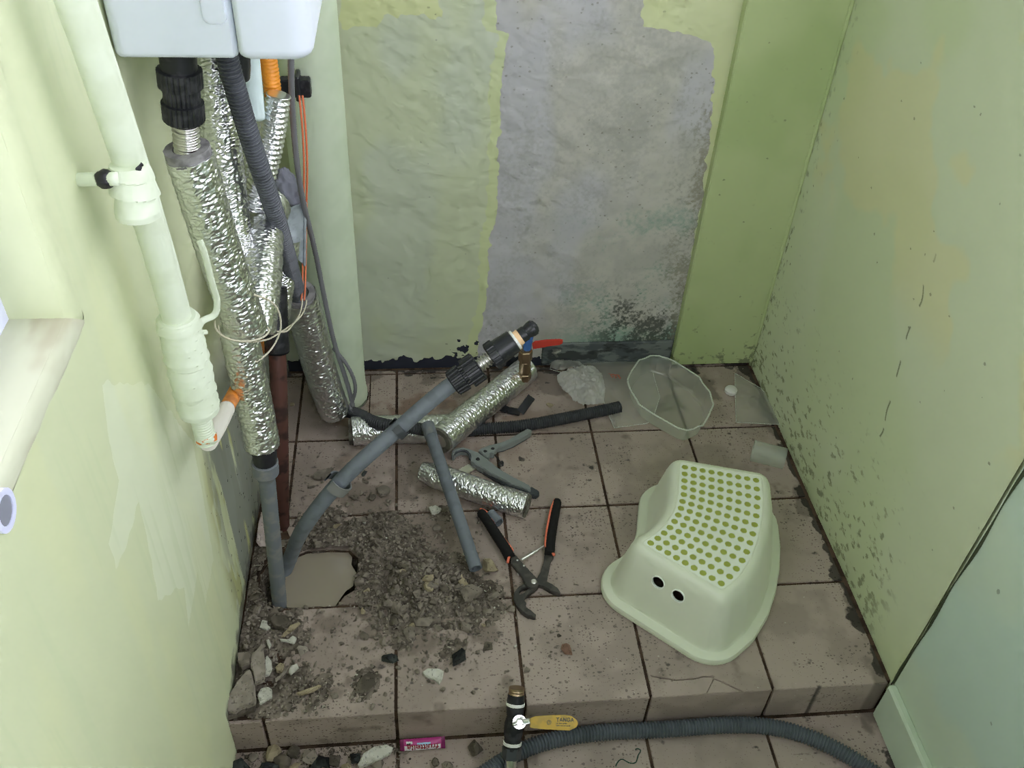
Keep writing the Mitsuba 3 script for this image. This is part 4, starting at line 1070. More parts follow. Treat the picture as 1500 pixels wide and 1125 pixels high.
S = np.linalg.norm(fb - fa) / 142.9     # metres per photographed pixel along the axis
lab(put('compression_fitting', turned(on(0), on(1), [(0, 0.0165), (2 * S, 0.021), (20 * S, 0.0225), (20.5 * S, 0.0185), (26 * S, 0.0185), (26.5 * S, 0.0245), (46 * S, 0.0245), (48 * S, 0.021)], 96, (16, 0.0013, 2 * S, 46 * S)), 'm_black', 30, lp), 'black compression fitting')
lab(put('corrugated_hose', sweep([on(46 * S), on(84 * S)], 0.0105, 28, 0.0006, lambda s, t, x: 0.0016 * np.sin(s * 2 * np.pi / 0.0058)), 'm_steel', True, lp), 'stainless corrugated hose')
lab(put('union_nut', turned(on(68 * S), on(100 * S), [(0, 0.018), (0.002, 0.0235), (14 * S, 0.0235), (14.5 * S, 0.0205), (42 * S, 0.0185), (43 * S, 0.017)], 96, (8, 0.0012, 0.002, 14 * S)), 'm_black', 30, lp), 'black union nut')
lab(put('ring', turned(on(111 * S), on(120 * S), [(0, 0.0155), (0.001, 0.0165), (4 * S, 0.0165), (4.5 * S, 0.013)], 32), 'm_white_band', 30, lp), 'white ring')
lab(put('brass_collar', turned(on(115 * S), on(130 * S), [(0, 0.0125), (7.5 * S, 0.0125)], 24), 'm_copper_ring', 30, lp), 'pale copper collar')
cape = on(146 * S)
capm = turned(on(122 * S), on(150 * S), [(0, 0.0105), (0.001, 0.0118), (10 * S, 0.0118), (11 * S, 0.0105), (14 * S, 0.0112), (19 * S, 0.0128), (24 * S, 0.0125), (28 * S, 0.0095), (30 * S, 0.004)], 32)
lab(put('end_cap', capm, 'm_black', 30, lp), 'black end cap')


def clip_ring(p, d, name, label, mat, ro=0.0168, w=0.0068):
    p, d = np.array(p), np.array(d, float)
    d /= np.linalg.norm(d)
    k = thing(name, label, 'pipe clip')
    side = np.cross(d, [0, 0, 1.0])
    side /= np.linalg.norm(side)
    th = np.linspace(math.radians(25), math.radians(335), 40)
    b = np.cross(side, d)
    out = []
    for r in (ro, ro - 0.0025):
        for e in (-w, w):
            out.append(np.array([p + d * e + r * (math.cos(t) * b + math.sin(t) * side) for t in th]))
    v = np.vstack(out)
    n = len(th)
    f = []
    for a, c in ((0, 1), (1, 3), (3, 2), (2, 0)):
        j = np.arange(n - 1)
        f += [np.stack([a * n + j, a * n + j + 1, c * n + j + 1], 1), np.stack([a * n + j, c * n + j + 1, c * n + j], 1)]
    put('band', trimesh.Trimesh(v, np.vstack(f), process=False), mat, 40, k)
    return k


clip_ring((0.1182, 0.2599, 0.2382), np.array((0.17, 0.2798, 0.2839)) - np.array((0.0596, 0.2518, 0.1515)), 'pipe_clip', 'grey plastic clip ring on the lower half of the long grey pipe', 'm_pe_dirty', 0.0205, 0.0085)
clip_ring((0.2153, 0.3009, 0.3148), np.array((0.2671, 0.3218, 0.354)) - np.array((0.17, 0.2798, 0.2839)), 'pipe_clip', 'dark metal clip ring on the long grey pipe above the floor foil tube', 'm_tool_dark')

sp = thing('short_grey_pipe', 'loose cut grey pipe leaning from the foil tubes down to the rubble heap', 'pipe')
SP0, SP1 = np.array((0.2621, 0.5488, 0.085)), np.array((0.3378, 0.2464, 0.026))
put('pipe', trimesh.util.concatenate([ring(SP0, SP1, 0.0115, 0.0088, 40)]), 'm_pe', 40, sp)
lab(put('coupler', ring(SP0, SP0 + (SP1 - SP0) * 0.09, 0.0128, 0.0112, 32), 'm_pe_dirty', 40, sp), 'slightly wider top end')
sp2 = thing('pipe_offcut', 'short grey pipe offcut lying beside the left grip of the pliers', 'pipe')
put('tube', ring((0.3734, 0.3834, 0.0105), (0.388, 0.3596, 0.0105), 0.0098, 0.0078, 32), 'm_pe', 40, sp2)

# small lines and fittings under the boiler
wt = thing('white_tube', 'translucent white plastic tube hanging under the boiler beside the orange tube', 'tube')
put('tube', sweep([(0.0452, 0.46, 0.8569), (0.0433, 0.46, 0.812), (0.0414, 0.455, 0.7536)], 0.0105, 28, 0.004), 'm_white_tube', True, wt)
ot = thing('orange_tube', 'orange corrugated tube coming down from the boiler above the ridged foil sleeve', 'tube')
put('tube', sweep([(0.0584, 0.5, 0.8464), (0.0594, 0.5, 0.8049), (0.0589, 0.5, 0.7566), (0.0397, 0.52, 0.6636)], 0.0115, 28, 0.0009, lambda s, t, x: 0.0007 * np.sin(s * 2 * np.pi / 0.0052)), 'm_orange', True, ot)
cb = thing('grey_cable', 'thin grey power cable hanging from the boiler past the drain pipe to the floor', 'cable')
put('cable', sweep([(0.0951, 0.48, 0.8587), (0.0852, 0.5, 0.7764), (0.077, 0.53, 0.6802), (0.075, 0.55, 0.5904), (0.0772, 0.59, 0.492), (0.0793, 0.63, 0.3835), (0.0841, 0.645, 0.2824), (0.0915, 0.655, 0.1933), (0.1059, 0.655, 0.106), (0.1146, 0.645, 0.0506)], 0.0044, 14, 0.004), 'm_cable', True, cb)
cb2 = thing('grey_cable', 'loop of thin grey cable at the lower end of the leaning foil sleeve', 'cable')
put('cable', sweep([(0.0857, 0.66, 0.1894), (0.1057, 0.655, 0.1588), (0.1193, 0.65, 0.1241), (0.1211, 0.645, 0.0872), (0.1102, 0.645, 0.0452), (0.1244, 0.625, 0.0445)], 0.0036, 12, 0.004), 'm_cable', True, cb2)
br = thing('pipe_bracket', 'black square bracket arm reaching out across the green drain pipe', 'bracket')
put('arm', cbox((0.0457, 0.66, 0.7198), np.array((0.0926, 0.66, 0.6915)) + [0, 0.02, 0], 0.002), 'm_black_dusty', 25, br)
put('clamp', cbox((0.0708, 0.645, 0.7307), np.array((0.078, 0.645, 0.6915)) + [0, 0.035, 0], 0.002), 'm_black', 25, br)
wr = thing('wire_pair', 'pair of thin orange wires running down through the folded metal plate', 'wire')
for dx, nm in ((-1.5, 'wire'), (2.5, 'wire')):
    put(nm, sweep([(a + dx * 0.0012, b, c) for a, b, c in [(0.0862, 0.58, 0.7313), (0.0864, 0.575, 0.6909), (0.0833, 0.57, 0.6262), (0.0742, 0.577, 0.5507), (0.062, 0.577, 0.4405), (0.0585, 0.555, 0.4005), (0.0574, 0.54, 0.3902)]], 0.0016, 10, 0.006), 'm_wire', True, wr)
pl = thing('metal_plate', 'small folded grey metal plate clamped round the orange wires beside the conduit', 'plate')
pa = [np.array(q) for q in [(0.0498, 0.55, 0.5593), (0.0764, 0.572, 0.5585), (0.0644, 0.565, 0.4445), (0.0466, 0.545, 0.4792)]]
nrm = np.cross(pa[1] - pa[0], pa[2] - pa[0])
nrm /= np.linalg.norm(nrm)
put('sheet', trimesh.Trimesh(*hull(np.vstack([pa, [q + nrm * 0.0012 for q in pa]])), process=False), 'm_plate', False, pl)
put('fold', sweep([pa[1], pa[2]], 0.0042, 14, 0.005, flat=(0.6, 1.0)), 'm_plate', True, pl)
cl = thing('cloth_wad', 'grey crumpled cloth wad stuffed behind the dark conduit', 'cloth')
wad = rough(trimesh.creation.icosphere(4, 1.0), 0.32, 2.6, 5)
wad.apply_scale([0.026, 0.02, 0.046])
wad.apply_translation((0.0441, 0.585, 0.5648))
put('wad', wad, 'm_cloth', True, cl)
tw = thing('tie_string', 'pale string tied round the foil elbow and looped up to the orange wires', 'string')
for pts in ([(0.047, 0.222, 0.6296), (0.0586, 0.235, 0.6137), (0.067, 0.25, 0.5895), (0.068, 0.26, 0.5619), (0.0638, 0.265, 0.5375), (0.0538, 0.26, 0.5181), (0.0429, 0.24, 0.5157), (0.0341, 0.222, 0.5214)],
            [(0.06, 0.525, 0.4038), (0.0596, 0.47, 0.4112), (0.0542, 0.4, 0.4431), (0.049, 0.31, 0.4967), (0.0393, 0.235, 0.5455), (0.0221, 0.212, 0.5643), (0.0067, 0.215, 0.5668), (-0.0062, 0.232, 0.5761)],
            [(0.0649, 0.535, 0.3936), (0.0636, 0.49, 0.4017), (0.0575, 0.42, 0.433), (0.0517, 0.33, 0.4871), (0.0413, 0.3, 0.5168), (0.0403, 0.28, 0.5358)],
            [(-0.0102, 0.235, 0.5805), (0.0049, 0.21, 0.573), (0.0294, 0.21, 0.5657), (0.0485, 0.225, 0.56), (0.0505, 0.255, 0.5525)]):
    put('strand', sweep(pts, 0.0013, 8, 0.004), 'm_twine', True, tw)

# brass valve at the back wall
bv = thing('brass_valve', 'brass ball valve standing on the end of the diagonal foil pipe at the back wall', 'valve')
v0, v1 = np.array((0.4705, 0.725, 0.0421)), np.array((0.4688, 0.725, 0.1241))
h = np.linalg.norm(v1 - v0)
put('body', join([turned(v0, v1, [(0, 0.0135), (h * 0.05, 0.0146), (h * 0.2, 0.0146), (h * 0.22, 0.0124), (h * 0.3, 0.0124)], 36, None, True),
                  turned(v0 + (v1 - v0) * 0.28, v1, [(0, 0.0121), (h * 0.1, 0.0127), (h * 0.34, 0.0121), (h * 0.36, 0.0108)], 32),
                  turned(v0 + (v1 - v0) * 0.62, v1, [(0, 0.0130), (h * 0.02, 0.0146), (h * 0.32, 0.0146), (h * 0.34, 0.0124), (h * 0.38, 0.0124)], 36, None, True)]), 'm_bronze', 30, bv)
lab(put('blue_tube', sweep([(0.4708, 0.725, 0.1132), (0.4733, 0.725, 0.1438), (0.4757, 0.715, 0.1798)], 0.0085, 24, 0.003), 'm_blue', True, bv), 'blue tube stub')
rh = [(0.4828, 0.129), (0.4882, 0.1348), (0.5079, 0.1379), (0.5401, 0.1394), (0.5469, 0.1368), (0.5466, 0.1296), (0.5403, 0.1249), (0.5223, 0.123), (0.5035, 0.1187), (0.4856, 0.1156)]
e = extrude(blob(rh, 0.0015), 0, 0.004, 0.001)
e.apply_transform(trimesh.transformations.rotation_matrix(math.pi / 2, [1, 0, 0]))
e.apply_translation([0, 0.737, 0])
lab(put('lever', e, 'm_red', 25, bv), 'flat red lever handle')
zb = thing('strap_bracket', 'bent black metal strap on the floor right of the diagonal foil pipe', 'bracket')
kpts = [(0.4104, 0.6844, 0.005), (0.4322, 0.6697, 0.004), (0.4575, 0.6623, 0.004), (0.4825, 0.6816, 0.03)]
for a, b in zip(kpts[:-1], kpts[1:]):
    a, b = np.array(a), np.array(b)
    d = (b - a) / np.linalg.norm(b - a)
    w = np.cross(d, [0, 0, 1.0])
    w /= np.linalg.norm(w)
    nn = np.cross(w, d)
    put('strap', trimesh.Trimesh(*hull([q + i * w * 0.0095 + k * nn * 0.0012 for q in (a, b) for i in (-1, 1) for k in (-1, 1)]), process=False), 'm_black', False, zb)

# ------------------------------------------------------------------ step stool
LF = [(0.7155, 0.382), (0.7065, 0.3488), (0.6959, 0.3087), (0.6816, 0.2733), (0.6607, 0.2441), (0.6373, 0.2231), (0.6105, 0.2058)]
RF = [(0.7174, 0.1064), (0.7497, 0.1298), (0.7805, 0.1651), (0.8037, 0.2038), (0.824, 0.2475), (0.8404, 0.2933), (0.8514, 0.3417)]
core = sg.Polygon([tuple(q) for q in LF] + [tuple(q) for q in RF]).buffer(-0.004).buffer(0.010).buffer(-0.006)


def resample(poly, N, ref):
    r = np.array(poly.exterior.coords)
    if not poly.exterior.is_ccw:
        r = r[::-1]
    L = np.r_[0, np.cumsum(np.linalg.norm(np.diff(r, axis=0), axis=1))]
    fine = np.linspace(0, L[-1], 4000, endpoint=False)
    P_ = np.c_[np.interp(fine, L, r[:, 0]), np.interp(fine, L, r[:, 1])]
    out = []
    d = P_ - np.array([poly.centroid.x, poly.centroid.y])
    k0 = int(np.argmax(d @ ref))
    u = (np.linspace(0, L[-1], N, endpoint=False) + fine[k0]) % L[-1]
    return np.c_[np.interp(u, L, r[:, 0]), np.interp(u, L, r[:, 1])]


def loft(levels, N=220, ref=(0.0, 1.0), close=(True, True), src=None):
    base = src if src is not None else core
    rings = []
    outer = base.buffer(0.030, 24)
    o = resample(outer, N, np.array(ref))
    cen = None
    for off, z in levels:
        p = base.buffer(off, 24) if off >= 0 else base.buffer(off)
        ex = p.exterior
        pr_ = np.array([ex.interpolate(ex.project(sg.Point(q))).coords[0] for q in o])
        rings.append(np.c_[pr_, np.full(N, z)])
    v = np.vstack(rings)
    f = []
    for k in range(len(rings) - 1):
        j = np.arange(N)
        q = (j + 1) % N
        f += [np.stack([k * N + j, k * N + q, (k + 1) * N + q], 1), np.stack([k * N + j, (k + 1) * N + q, (k + 1) * N + j], 1)]
    for end, k in ((0, 0), (1, len(rings) - 1)):
        if close[end]:
            poly = trimesh.creation.triangulate_polygon(sg.Polygon(rings[k][:, :2]), engine='earcut')
            vv, ff = poly
            base_i = len(v)
            v = np.vstack([v, np.c_[vv, np.full(len(vv), levels[k][1])]])
            nz = np.cross(vv[ff[0][1]] - vv[ff[0][0]], vv[ff[0][2]] - vv[ff[0][0]])
            up = nz > 0
            f.append((ff if up == bool(end) else ff[:, ::-1]) + base_i)
    m = trimesh.Trimesh(v, np.vstack(f), process=False)
    m.merge_vertices(digits_vertex=7)
    return m


stool = thing('step_stool', 'pale green plastic step stool with dotted top standing on the tiles right of the pliers', 'stool')
wl = [(0.057, 0.0), (0.0595, 0.003), (0.0595, 0.009), (0.0575, 0.0135), (0.0530, 0.0150), (0.0450, 0.0155), (0.0425, 0.0175), (0.0412, 0.023), (0.0395, 0.031), (0.0365, 0.046), (0.0310, 0.070), (0.0260, 0.092), (0.0225, 0.106), (0.0200, 0.114), (0.0160, 0.1215), (0.0110, 0.1265), (0.0060, 0.1285), (0.0030, 0.1285), (0.0020, 0.1272)]
wall_m = loft(wl)
inner = loft([(0.0555, -0.01)] + [(a - 0.003, max(z - 0.003, -0.005)) for a, z in wl[7:-4]])


def mf(m):
    return m3.Manifold(m3.Mesh(np.asarray(m.vertices, np.float32), np.asarray(m.faces, np.uint32)))


def unmf(m):
    q = m.to_mesh()
    return trimesh.Trimesh(q.vert_properties[:, :3], q.tri_verts, process=False)


fr0, fr1 = np.array([*LF[-1], 0]), np.array([*RF[0], 0])
fdir = (fr1 - fr0) / np.linalg.norm(fr1 - fr0)
fn = np.cross(fdir, [0, 0, 1.0])            # out of the front side
fn = fn if fn @ (np.array([0.2, -1, 0])) > 0 else -fn


eyes = []
for q in [[(0.6487, 0.1965, 0.03), (0.6394, 0.1747, 0.06), (0.6332, 0.1601, 0.08), (0.627, 0.1456, 0.1), (0.6208, 0.131, 0.12)], [(0.6766, 0.1666, 0.03), (0.6666, 0.1454, 0.06), (0.66, 0.1313, 0.08), (0.6534, 0.1172, 0.1), (0.6467, 0.1031, 0.12)]]:
    cand = [np.array(q[0]) + (np.array(q[-1]) - np.array(q[0])) * s for s in np.linspace(0, 1, 81)]
    p = min(cand, key=lambda c: abs((c - fr0) @ fn - np.interp(c[2], [z for _, z in wl], [a for a, _ in wl])))
    eyes.append(p)
slope = np.array([fn[0], fn[1], 0.2])
slope /= np.linalg.norm(slope)
if True:
    try:
        A, B2 = mf(wall_m), mf(inner)
        body = A - B2
        for p in eyes:
            body = body - mf(turned(p - slope * 0.03, p + slope * 0.03, [(0, 0.0108), (0.06, 0.0108)], 32))
        body = unmf(body)
        if len(body.faces) < 500:
            raise ValueError
    except Exception as ex:
        print('stool boolean failed', ex)
        body = wall_m
put('shell', body, 'm_stool', 40, stool)
for p in eyes:
    lab(put('eye_rim', ring(p - slope * 0.003, p + slope * 0.0012, 0.0122, 0.0106, 40), 'm_eye_rim', 30, stool), 'raised rim of a round finger hole')
lab(put('tread', extrude(core.buffer(0.0012), 0.1255, 0.1278, 0.0006), 'm_stool_rubber', False, stool), 'pale flat tread')
LFc, RFc = np.array(LF), np.array(RF)[::-1]


def along(c, t):
    L = np.r_[0, np.cumsum(np.linalg.norm(np.diff(c, axis=0), axis=1))]
    u = np.clip(t, 0, 1) * L[-1]
    return np.array([np.interp(u, L, c[:, 0]), np.interp(u, L, c[:, 1])])


dot0 = None
for i in range(13):
    for j in range(9):
        t = 0.035 + 0.93 * i / 12
        a, b = along(LFc, t), along(RFc, t)
        s = 0.055 + 0.89 * j / 8
        q = a + (b - a) * s
        if dot0 is None:
            dot0 = turned((0, 0, 0), (0, 0, 1), [(0, 0.0057), (0.0008, 0.0057), (0.0013, 0.0051)], 20)
            base_dot = mikit.ply(dot0, 'm_dot', False)
        key = numbered(stool + '__dot')
        scene[key] = {**base_dot, 'to_world': T().translate([float(q[0]), float(q[1]), 0.1272])}

# ------------------------------------------------------------------ slip-joint pliers
pk = thing('pliers', 'open slip-joint pliers with black and orange grips lying on the tiles', 'pliers')
put('left_arm', extrude(blob([(0.4035, 0.2914), (0.4093, 0.2872), (0.4321, 0.249), (0.4442, 0.2298), (0.4463, 0.2186), (0.4389, 0.2099), (0.4289, 0.2095), (0.4226, 0.2164), (0.4176, 0.2362), (0.4011, 0.2659)]), 0.006, 0.0125, 0.0015), 'm_plier', 25, pk)
put('right_arm', extrude(blob([(0.466, 0.3002), (0.4802, 0.2799), (0.4732, 0.27), (0.466, 0.2452), (0.4598, 0.2233), (0.4558, 0.215), (0.4461, 0.218), (0.4378, 0.2245), (0.4514, 0.246), (0.4608, 0.2707)]), 0.001, 0.008, 0.0015), 'm_plier', 25, pk)
jaw = blob([(0.4249, 0.2265), (0.4109, 0.2176), (0.4011, 0.2049), (0.3994, 0.1955), (0.4017, 0.1836), (0.4089, 0.1669), (0.4196, 0.157), (0.4328, 0.153), (0.434, 0.1585), (0.4266, 0.1681), (0.4186, 0.1756), (0.4204, 0.1836), (0.417, 0.1886), (0.4197, 0.1955), (0.4392, 0.2099), (0.446, 0.2168), (0.4345, 0.2223)]).difference(sg.Polygon([(0.4098, 0.2063), (0.4154, 0.2125), (0.4277, 0.2154), (0.4264, 0.2119), (0.4164, 0.2028), (0.4103, 0.2008)]))
put('jaw', extrude(jaw, 0.001, 0.0095, 0.0015), 'm_plier', 25, pk)
put('jaw', extrude(blob([(0.4583, 0.227), (0.4686, 0.2203), (0.4778, 0.2105), (0.4821, 0.1973), (0.4731, 0.2002), (0.4637, 0.2056), (0.4527, 0.2144)]), 0.001, 0.0095, 0.0015), 'm_plier', 25, pk)
lab(put('pivot_bolt', turned((*(0.4372, 0.223), 0.011), (*(0.4372, 0.223), 1), [(0, 0.0052), (0.003, 0.0052), (0.004, 0.004)], 20), 'm_steel', 30, pk), 'steel pivot bolt')
for q in [(0.413, 0.2708, 0.013), (0.4232, 0.2583, 0.013)]:
    put('rivet', turned((q[0], q[1], 0.0118), (q[0], q[1], 1), [(0, 0.0021), (0.0012, 0.0019), (0.0016, 0.001)], 12), 'm_chrome', 30, pk)
put('rivet', turned((*(0.4134, 0.2477), 0.001), (*(0.4134, 0.2477), 1), [(0, 0.003), (0.006, 0.0028), (0.0072, 0.0015)], 12), 'm_chrome', 30, pk)
lab(put('spring_rod', join([sweep([(0.4209, 0.2737, 0.009), (0.4509, 0.2927, 0.009)], 0.0028, 16, 0.004), sweep([(0.4483, 0.2918, 0.009), (0.4665, 0.3044, 0.009)], 0.0014, 12, 0.004),
                             turned((0.4437, 0.2884, 0.009), (0.4483, 0.2918, 0.009), [(0, 0.003), (0.001, 0.0038), (0.003, 0.0038), (0.004, 0.003)], 14)]), 'm_chrome', 30, pk), 'chrome spring rod')


def grip(pts, r, flat, name='grip'):
    L = sum(np.linalg.norm(np.diff(np.array(pts), axis=0), axis=1))
    g = sweep(pts, lambda s: r * (0.55 + 0.45 * min(1, math.sqrt(max(0, s) / 0.006))) * (1 + 0.12 * s / L), 24, 0.002, lambda s, t, x: 0.0003 * np.sin(s * 2 * np.pi / 0.006), flat=flat)
    return put(name, g, 'm_grip', True, pk)


grip([(0.3544, 0.3884, 0.0115), (0.3665, 0.3646, 0.0115), (0.3817, 0.3285, 0.0115), (0.3947, 0.2974, 0.0115), (0.4008, 0.2777, 0.0115)], 0.0088, (1.0, 1.0))
grip([(0.5029, 0.4106, 0.01), (0.4968, 0.3856, 0.01), (0.4861, 0.3471, 0.01), (0.4782, 0.3151, 0.01), (0.4725, 0.2826, 0.01)], 0.0082, (1.0, 1.0))
lab(put('orange_edge', sweep([(0.355, 0.3924, 0.014), (0.3633, 0.3874, 0.014), (0.3783, 0.3536, 0.014), (0.3943, 0.3178, 0.014), (0.4066, 0.293, 0.014)], 0.0021, 12, 0.003), 'm_orange_grip', True, pk + '__grip'), 'orange edge of the left grip')
lab(put('orange_edge', sweep([(0.4066, 0.293, 0.014), (0.3996, 0.2797, 0.014), (0.3955, 0.2659, 0.014)], 0.0026, 12, 0.003), 'm_orange_grip', True, pk + '__grip'), 'orange collar of the left grip')
lab(put('orange_edge', sweep([(0.498, 0.4088, 0.013), (0.4897, 0.3919, 0.013), (0.4788, 0.356, 0.013), (0.4706, 0.3238, 0.013), (0.4667, 0.3001, 0.013)], 0.0021, 12, 0.003), 'm_orange_grip', True, pk + '__grip_001'), 'orange edge of the right grip')
lab(put('orange_edge', sweep([(0.4667, 0.3001, 0.013), (0.4748, 0.2892, 0.013), (0.48, 0.278, 0.013)], 0.0026, 12, 0.003), 'm_orange_grip', True, pk + '__grip_001'), 'orange collar of the right grip')

# pipe cutter
pc = thing('pipe_cutter', 'grey hand pipe cutter with open handles lying beside the loose foil tube', 'pipe cutter')
put('body', extrude(blob([(0.3079, 0.5363), (0.3107, 0.5458), (0.3182, 0.5517), (0.3321, 0.553), (0.3429, 0.5482), (0.3603, 0.5377), (0.375, 0.5216), (0.3931, 0.498), (0.4056, 0.4844), (0.4307, 0.4629), (0.4532, 0.4454), (0.4549, 0.4363), (0.453, 0.4311), (0.4162, 0.4509), (0.3783, 0.482), (0.3554, 0.5036), (0.3457, 0.5135), (0.3448, 0.5211), (0.345, 0.5307), (0.3384, 0.5422), (0.3275, 0.5447), (0.3176, 0.5397), (0.3131, 0.5299), (0.3083, 0.5309)], 0.001), 0.003, 0.017, 0.0018), 'm_tool_grey', 25, pc)
put('underside', extrude(blob([(0.3559, 0.5103), (0.379, 0.4886), (0.4171, 0.4573), (0.4542, 0.4383), (0.4566, 0.4481), (0.4689, 0.4375), (0.4712, 0.432), (0.469, 0.4268), (0.4632, 0.4227), (0.4528, 0.425), (0.4159, 0.4447), (0.3785, 0.4812), (0.3555, 0.5043), (0.3461, 0.5184)], 0.001), 0.001, 0.0105, 0.002), 'm_tool_dark', 25, pc)
lab(put('hook_lining', sweep([(0.3122, 0.5337, 0.014), (0.317, 0.5411, 0.014), (0.3276, 0.5457, 0.014), (0.3372, 0.5437, 0.014), (0.3438, 0.5337, 0.014), (0.3441, 0.5203, 0.014)], 0.0028, 12, 0.002), 'm_tool_dark', True, pc), 'dark inner edge of the hook')
put('handle', extrude(blob([(0.362, 0.5425), (0.3664, 0.5471), (0.3837, 0.5557), (0.398, 0.5594), (0.4124, 0.5643), (0.4272, 0.572), (0.45, 0.5891), (0.4654, 0.5996), (0.4741, 0.5941), (0.4714, 0.5885), (0.4559, 0.5771), (0.4332, 0.5608), (0.4112, 0.5499), (0.4005, 0.5475), (0.3934, 0.5362), (0.3915, 0.5304), (0.3847, 0.5317), (0.3815, 0.5251), (0.3757, 0.5216), (0.3706, 0.5276)], 0.001), 0.005, 0.018, 0.0018), 'm_tool_grey', 25, pc)
put('handle_edge', extrude(blob([(0.4015, 0.556), (0.4122, 0.5583), (0.4344, 0.5692), (0.4573, 0.5858), (0.4729, 0.5973), (0.4731, 0.5932), (0.4566, 0.5788), (0.4338, 0.5628), (0.4117, 0.5516), (0.4003, 0.5496)], 0.0008), 0.001, 0.010, 0.001), 'm_tool_dark', 25, pc)
lab(put('blade', extrude([(0.32, 0.5008), (0.3398, 0.5149), (0.357, 0.5047), (0.3357, 0.4889), (0.3277, 0.4926)], 0.004, 0.007), 'm_steel', False, pc), 'steel blade')
for q in [(0.359, 0.5176, 0.018), (0.3748, 0.538, 0.018), (0.3901, 0.5446, 0.018)]:
    put('screw', turned((q[0], q[1], 0.0155), (q[0], q[1], 1), [(0, 0.0040), (0.0022, 0.0040), (0.003, 0.003)], 16), 'm_black', 30, pc)
cc = np.array((0.4038, 0.5071, 0.008))
lab(put('spring', join([sweep([cc + [0.0044 * math.cos(a), 0.0044 * math.sin(a), 0.0006 * a] for a in np.linspace(0, 14, 50)], 0.0011, 8, 0.001), sweep([cc + [0.003, 0.003, 0.004], (0.3998, 0.5196, 0.012), (0.3933, 0.5333, 0.012)], 0.0009, 8, 0.002)]), 'm_black', True, pc), 'black coil spring')

# ------------------------------------------------------------------ valve leaning on the step, grey hose, wrapper
fv = thing('step_valve', 'dark ball valve with yellow lever leaning on the step edge at the front', 'valve')
a0, a1 = np.array((0.3859, 0.0101, 0.036)), np.array((0.3719, -0.0757, -0.062))
L = np.linalg.norm(a1 - a0)
S = L / 125.0


def seg(d0, d1, prof, mat, text, name, n=40, hexa=False, rib=None):
    d = (a1 - a0) / L
    k = put(name, turned(a0 + d * d0 * S, a0 + d * d1 * S, [(x * S, r) for x, r in prof], n, rib, hexa), mat, 30, fv)
    return lab(k, text) if text else k


seg(0, 14, [(0, 0.0105), (0.3, 0.0122), (3, 0.0122), (3.3, 0.0114), (5, 0.0122), (7, 0.0114), (9, 0.0124), (12, 0.0124)], 'm_bronze', 'brass threaded end', 'thread')
seg(9.5, 30, [(0, 0.0122), (0.5, 0.0132), (9, 0.0132), (10, 0.0138), (20, 0.0138)], 'm_black_dusty', 'black collar', 'collar')
seg(21.5, 27, [(0, 0.0138), (0.4, 0.0144), (4.4, 0.0144), (5, 0.0138)], 'm_white_band', 'white sealing ring', 'seal')
seg(27, 90, [(0, 0.0138), (8, 0.0134), (16, 0.0120), (26, 0.0146), (40, 0.0146), (48, 0.0128), (56, 0.0134), (63, 0.0134)], 'm_black_dusty', 'black valve body', 'body')
seg(79, 85, [(0, 0.0134), (0.4, 0.0142), (4.5, 0.0142), (5, 0.0134)], 'm_white_band', 'white sealing ring', 'seal')
seg(86, 104, [(0, 0.0125), (1, 0.015), (17, 0.015), (18, 0.013)], 'm_tool_dark', 'dark hexagon nut', 'nut', 36, True)
seg(103, 126, [(0, 0.0085), (3, 0.0095), (8, 0.0085), (12, 0.0095), (18, 0.0085), (23, 0.0085)], 'm_steel', 'steel nipple', 'nipple')
hc = np.array((0.3864, -0.0369, 0.017))
view_up = np.array([0.0, -0.62, 0.78])
lab(put('stem_nut', join([turned(hc - view_up * 0.006, hc + view_up, [(0, 0.0062), (0.009, 0.0062), (0.011, 0.005)], 24, None, True), turned(hc - view_up * 0.008, hc + view_up, [(0, 0.008), (0.004, 0.0105), (0.006, 0.0105)], 20)]), 'm_chrome', 30, fv), 'chrome stem nut')
lab(put('ear', join([sweep([hc, np.array((0.3758, -0.04, 0.016))], 0.0026, 10, 0.002), sweep([hc, np.array((0.3914, -0.0277, 0.018))], 0.0026, 10, 0.002), sweep([hc, np.array((0.4021, -0.0357, 0.017))], 0.005, 12, 0.002, flat=(1, 0.4))]), 'm_chrome', True, fv), 'chrome stop ears')
yl = np.array([(0.4032, -0.0306, 0.015), (0.411, -0.0278, 0.015), (0.4312, -0.0274, 0.015), (0.4576, -0.0286, 0.015), (0.4674, -0.0312, 0.015), (0.4739, -0.0381, 0.015), (0.4753, -0.0442, 0.015), (0.471, -0.0498, 0.015), (0.4604, -0.0541, 0.015), (0.4419, -0.0518, 0.015), (0.4199, -0.049, 0.015), (0.4077, -0.0469, 0.015), (0.4016, -0.0454, 0.015)])
o_ = yl.mean(0)
ex_ = yl[6] - (yl[0] + yl[-1]) / 2
ex_ /= np.linalg.norm(ex_)
nz_ = view_up - ex_ * (view_up @ ex_)
nz_ /= np.linalg.norm(nz_)
ey_ = np.cross(nz_, ex_)
# the lever lies in its own tilted plane through its centre
los = [(q - EYE) / np.linalg.norm(q - EYE) for q in yl]
hit = [EYE + l * ((o_ - EYE) @ nz_) / (l @ nz_) for l in los]
P2 = [((q - o_) @ ex_, (q - o_) @ ey_) for q in hit]
M = np.eye(4)
M[:3, 0], M[:3, 1], M[:3, 2], M[:3, 3] = ex_, ey_, nz_, o_
lev = extrude(blob(P2, 0.0012), -0.0012, 0.0012, 0.0006)
lev.apply_transform(M)
lab(put('lever', lev, 'm_yellow', 25, fv), 'yellow lever with dark lettering')


def decal(text, at, height, mat, frame, dz, bold=True, label=None, parent=None):
    m = meshkit.text_mesh(text, height, 0.0003, bold)
    m.apply_translation([at[0], at[1], dz])
    m.apply_transform(frame)
    return put('lettering', m, mat, False, parent)


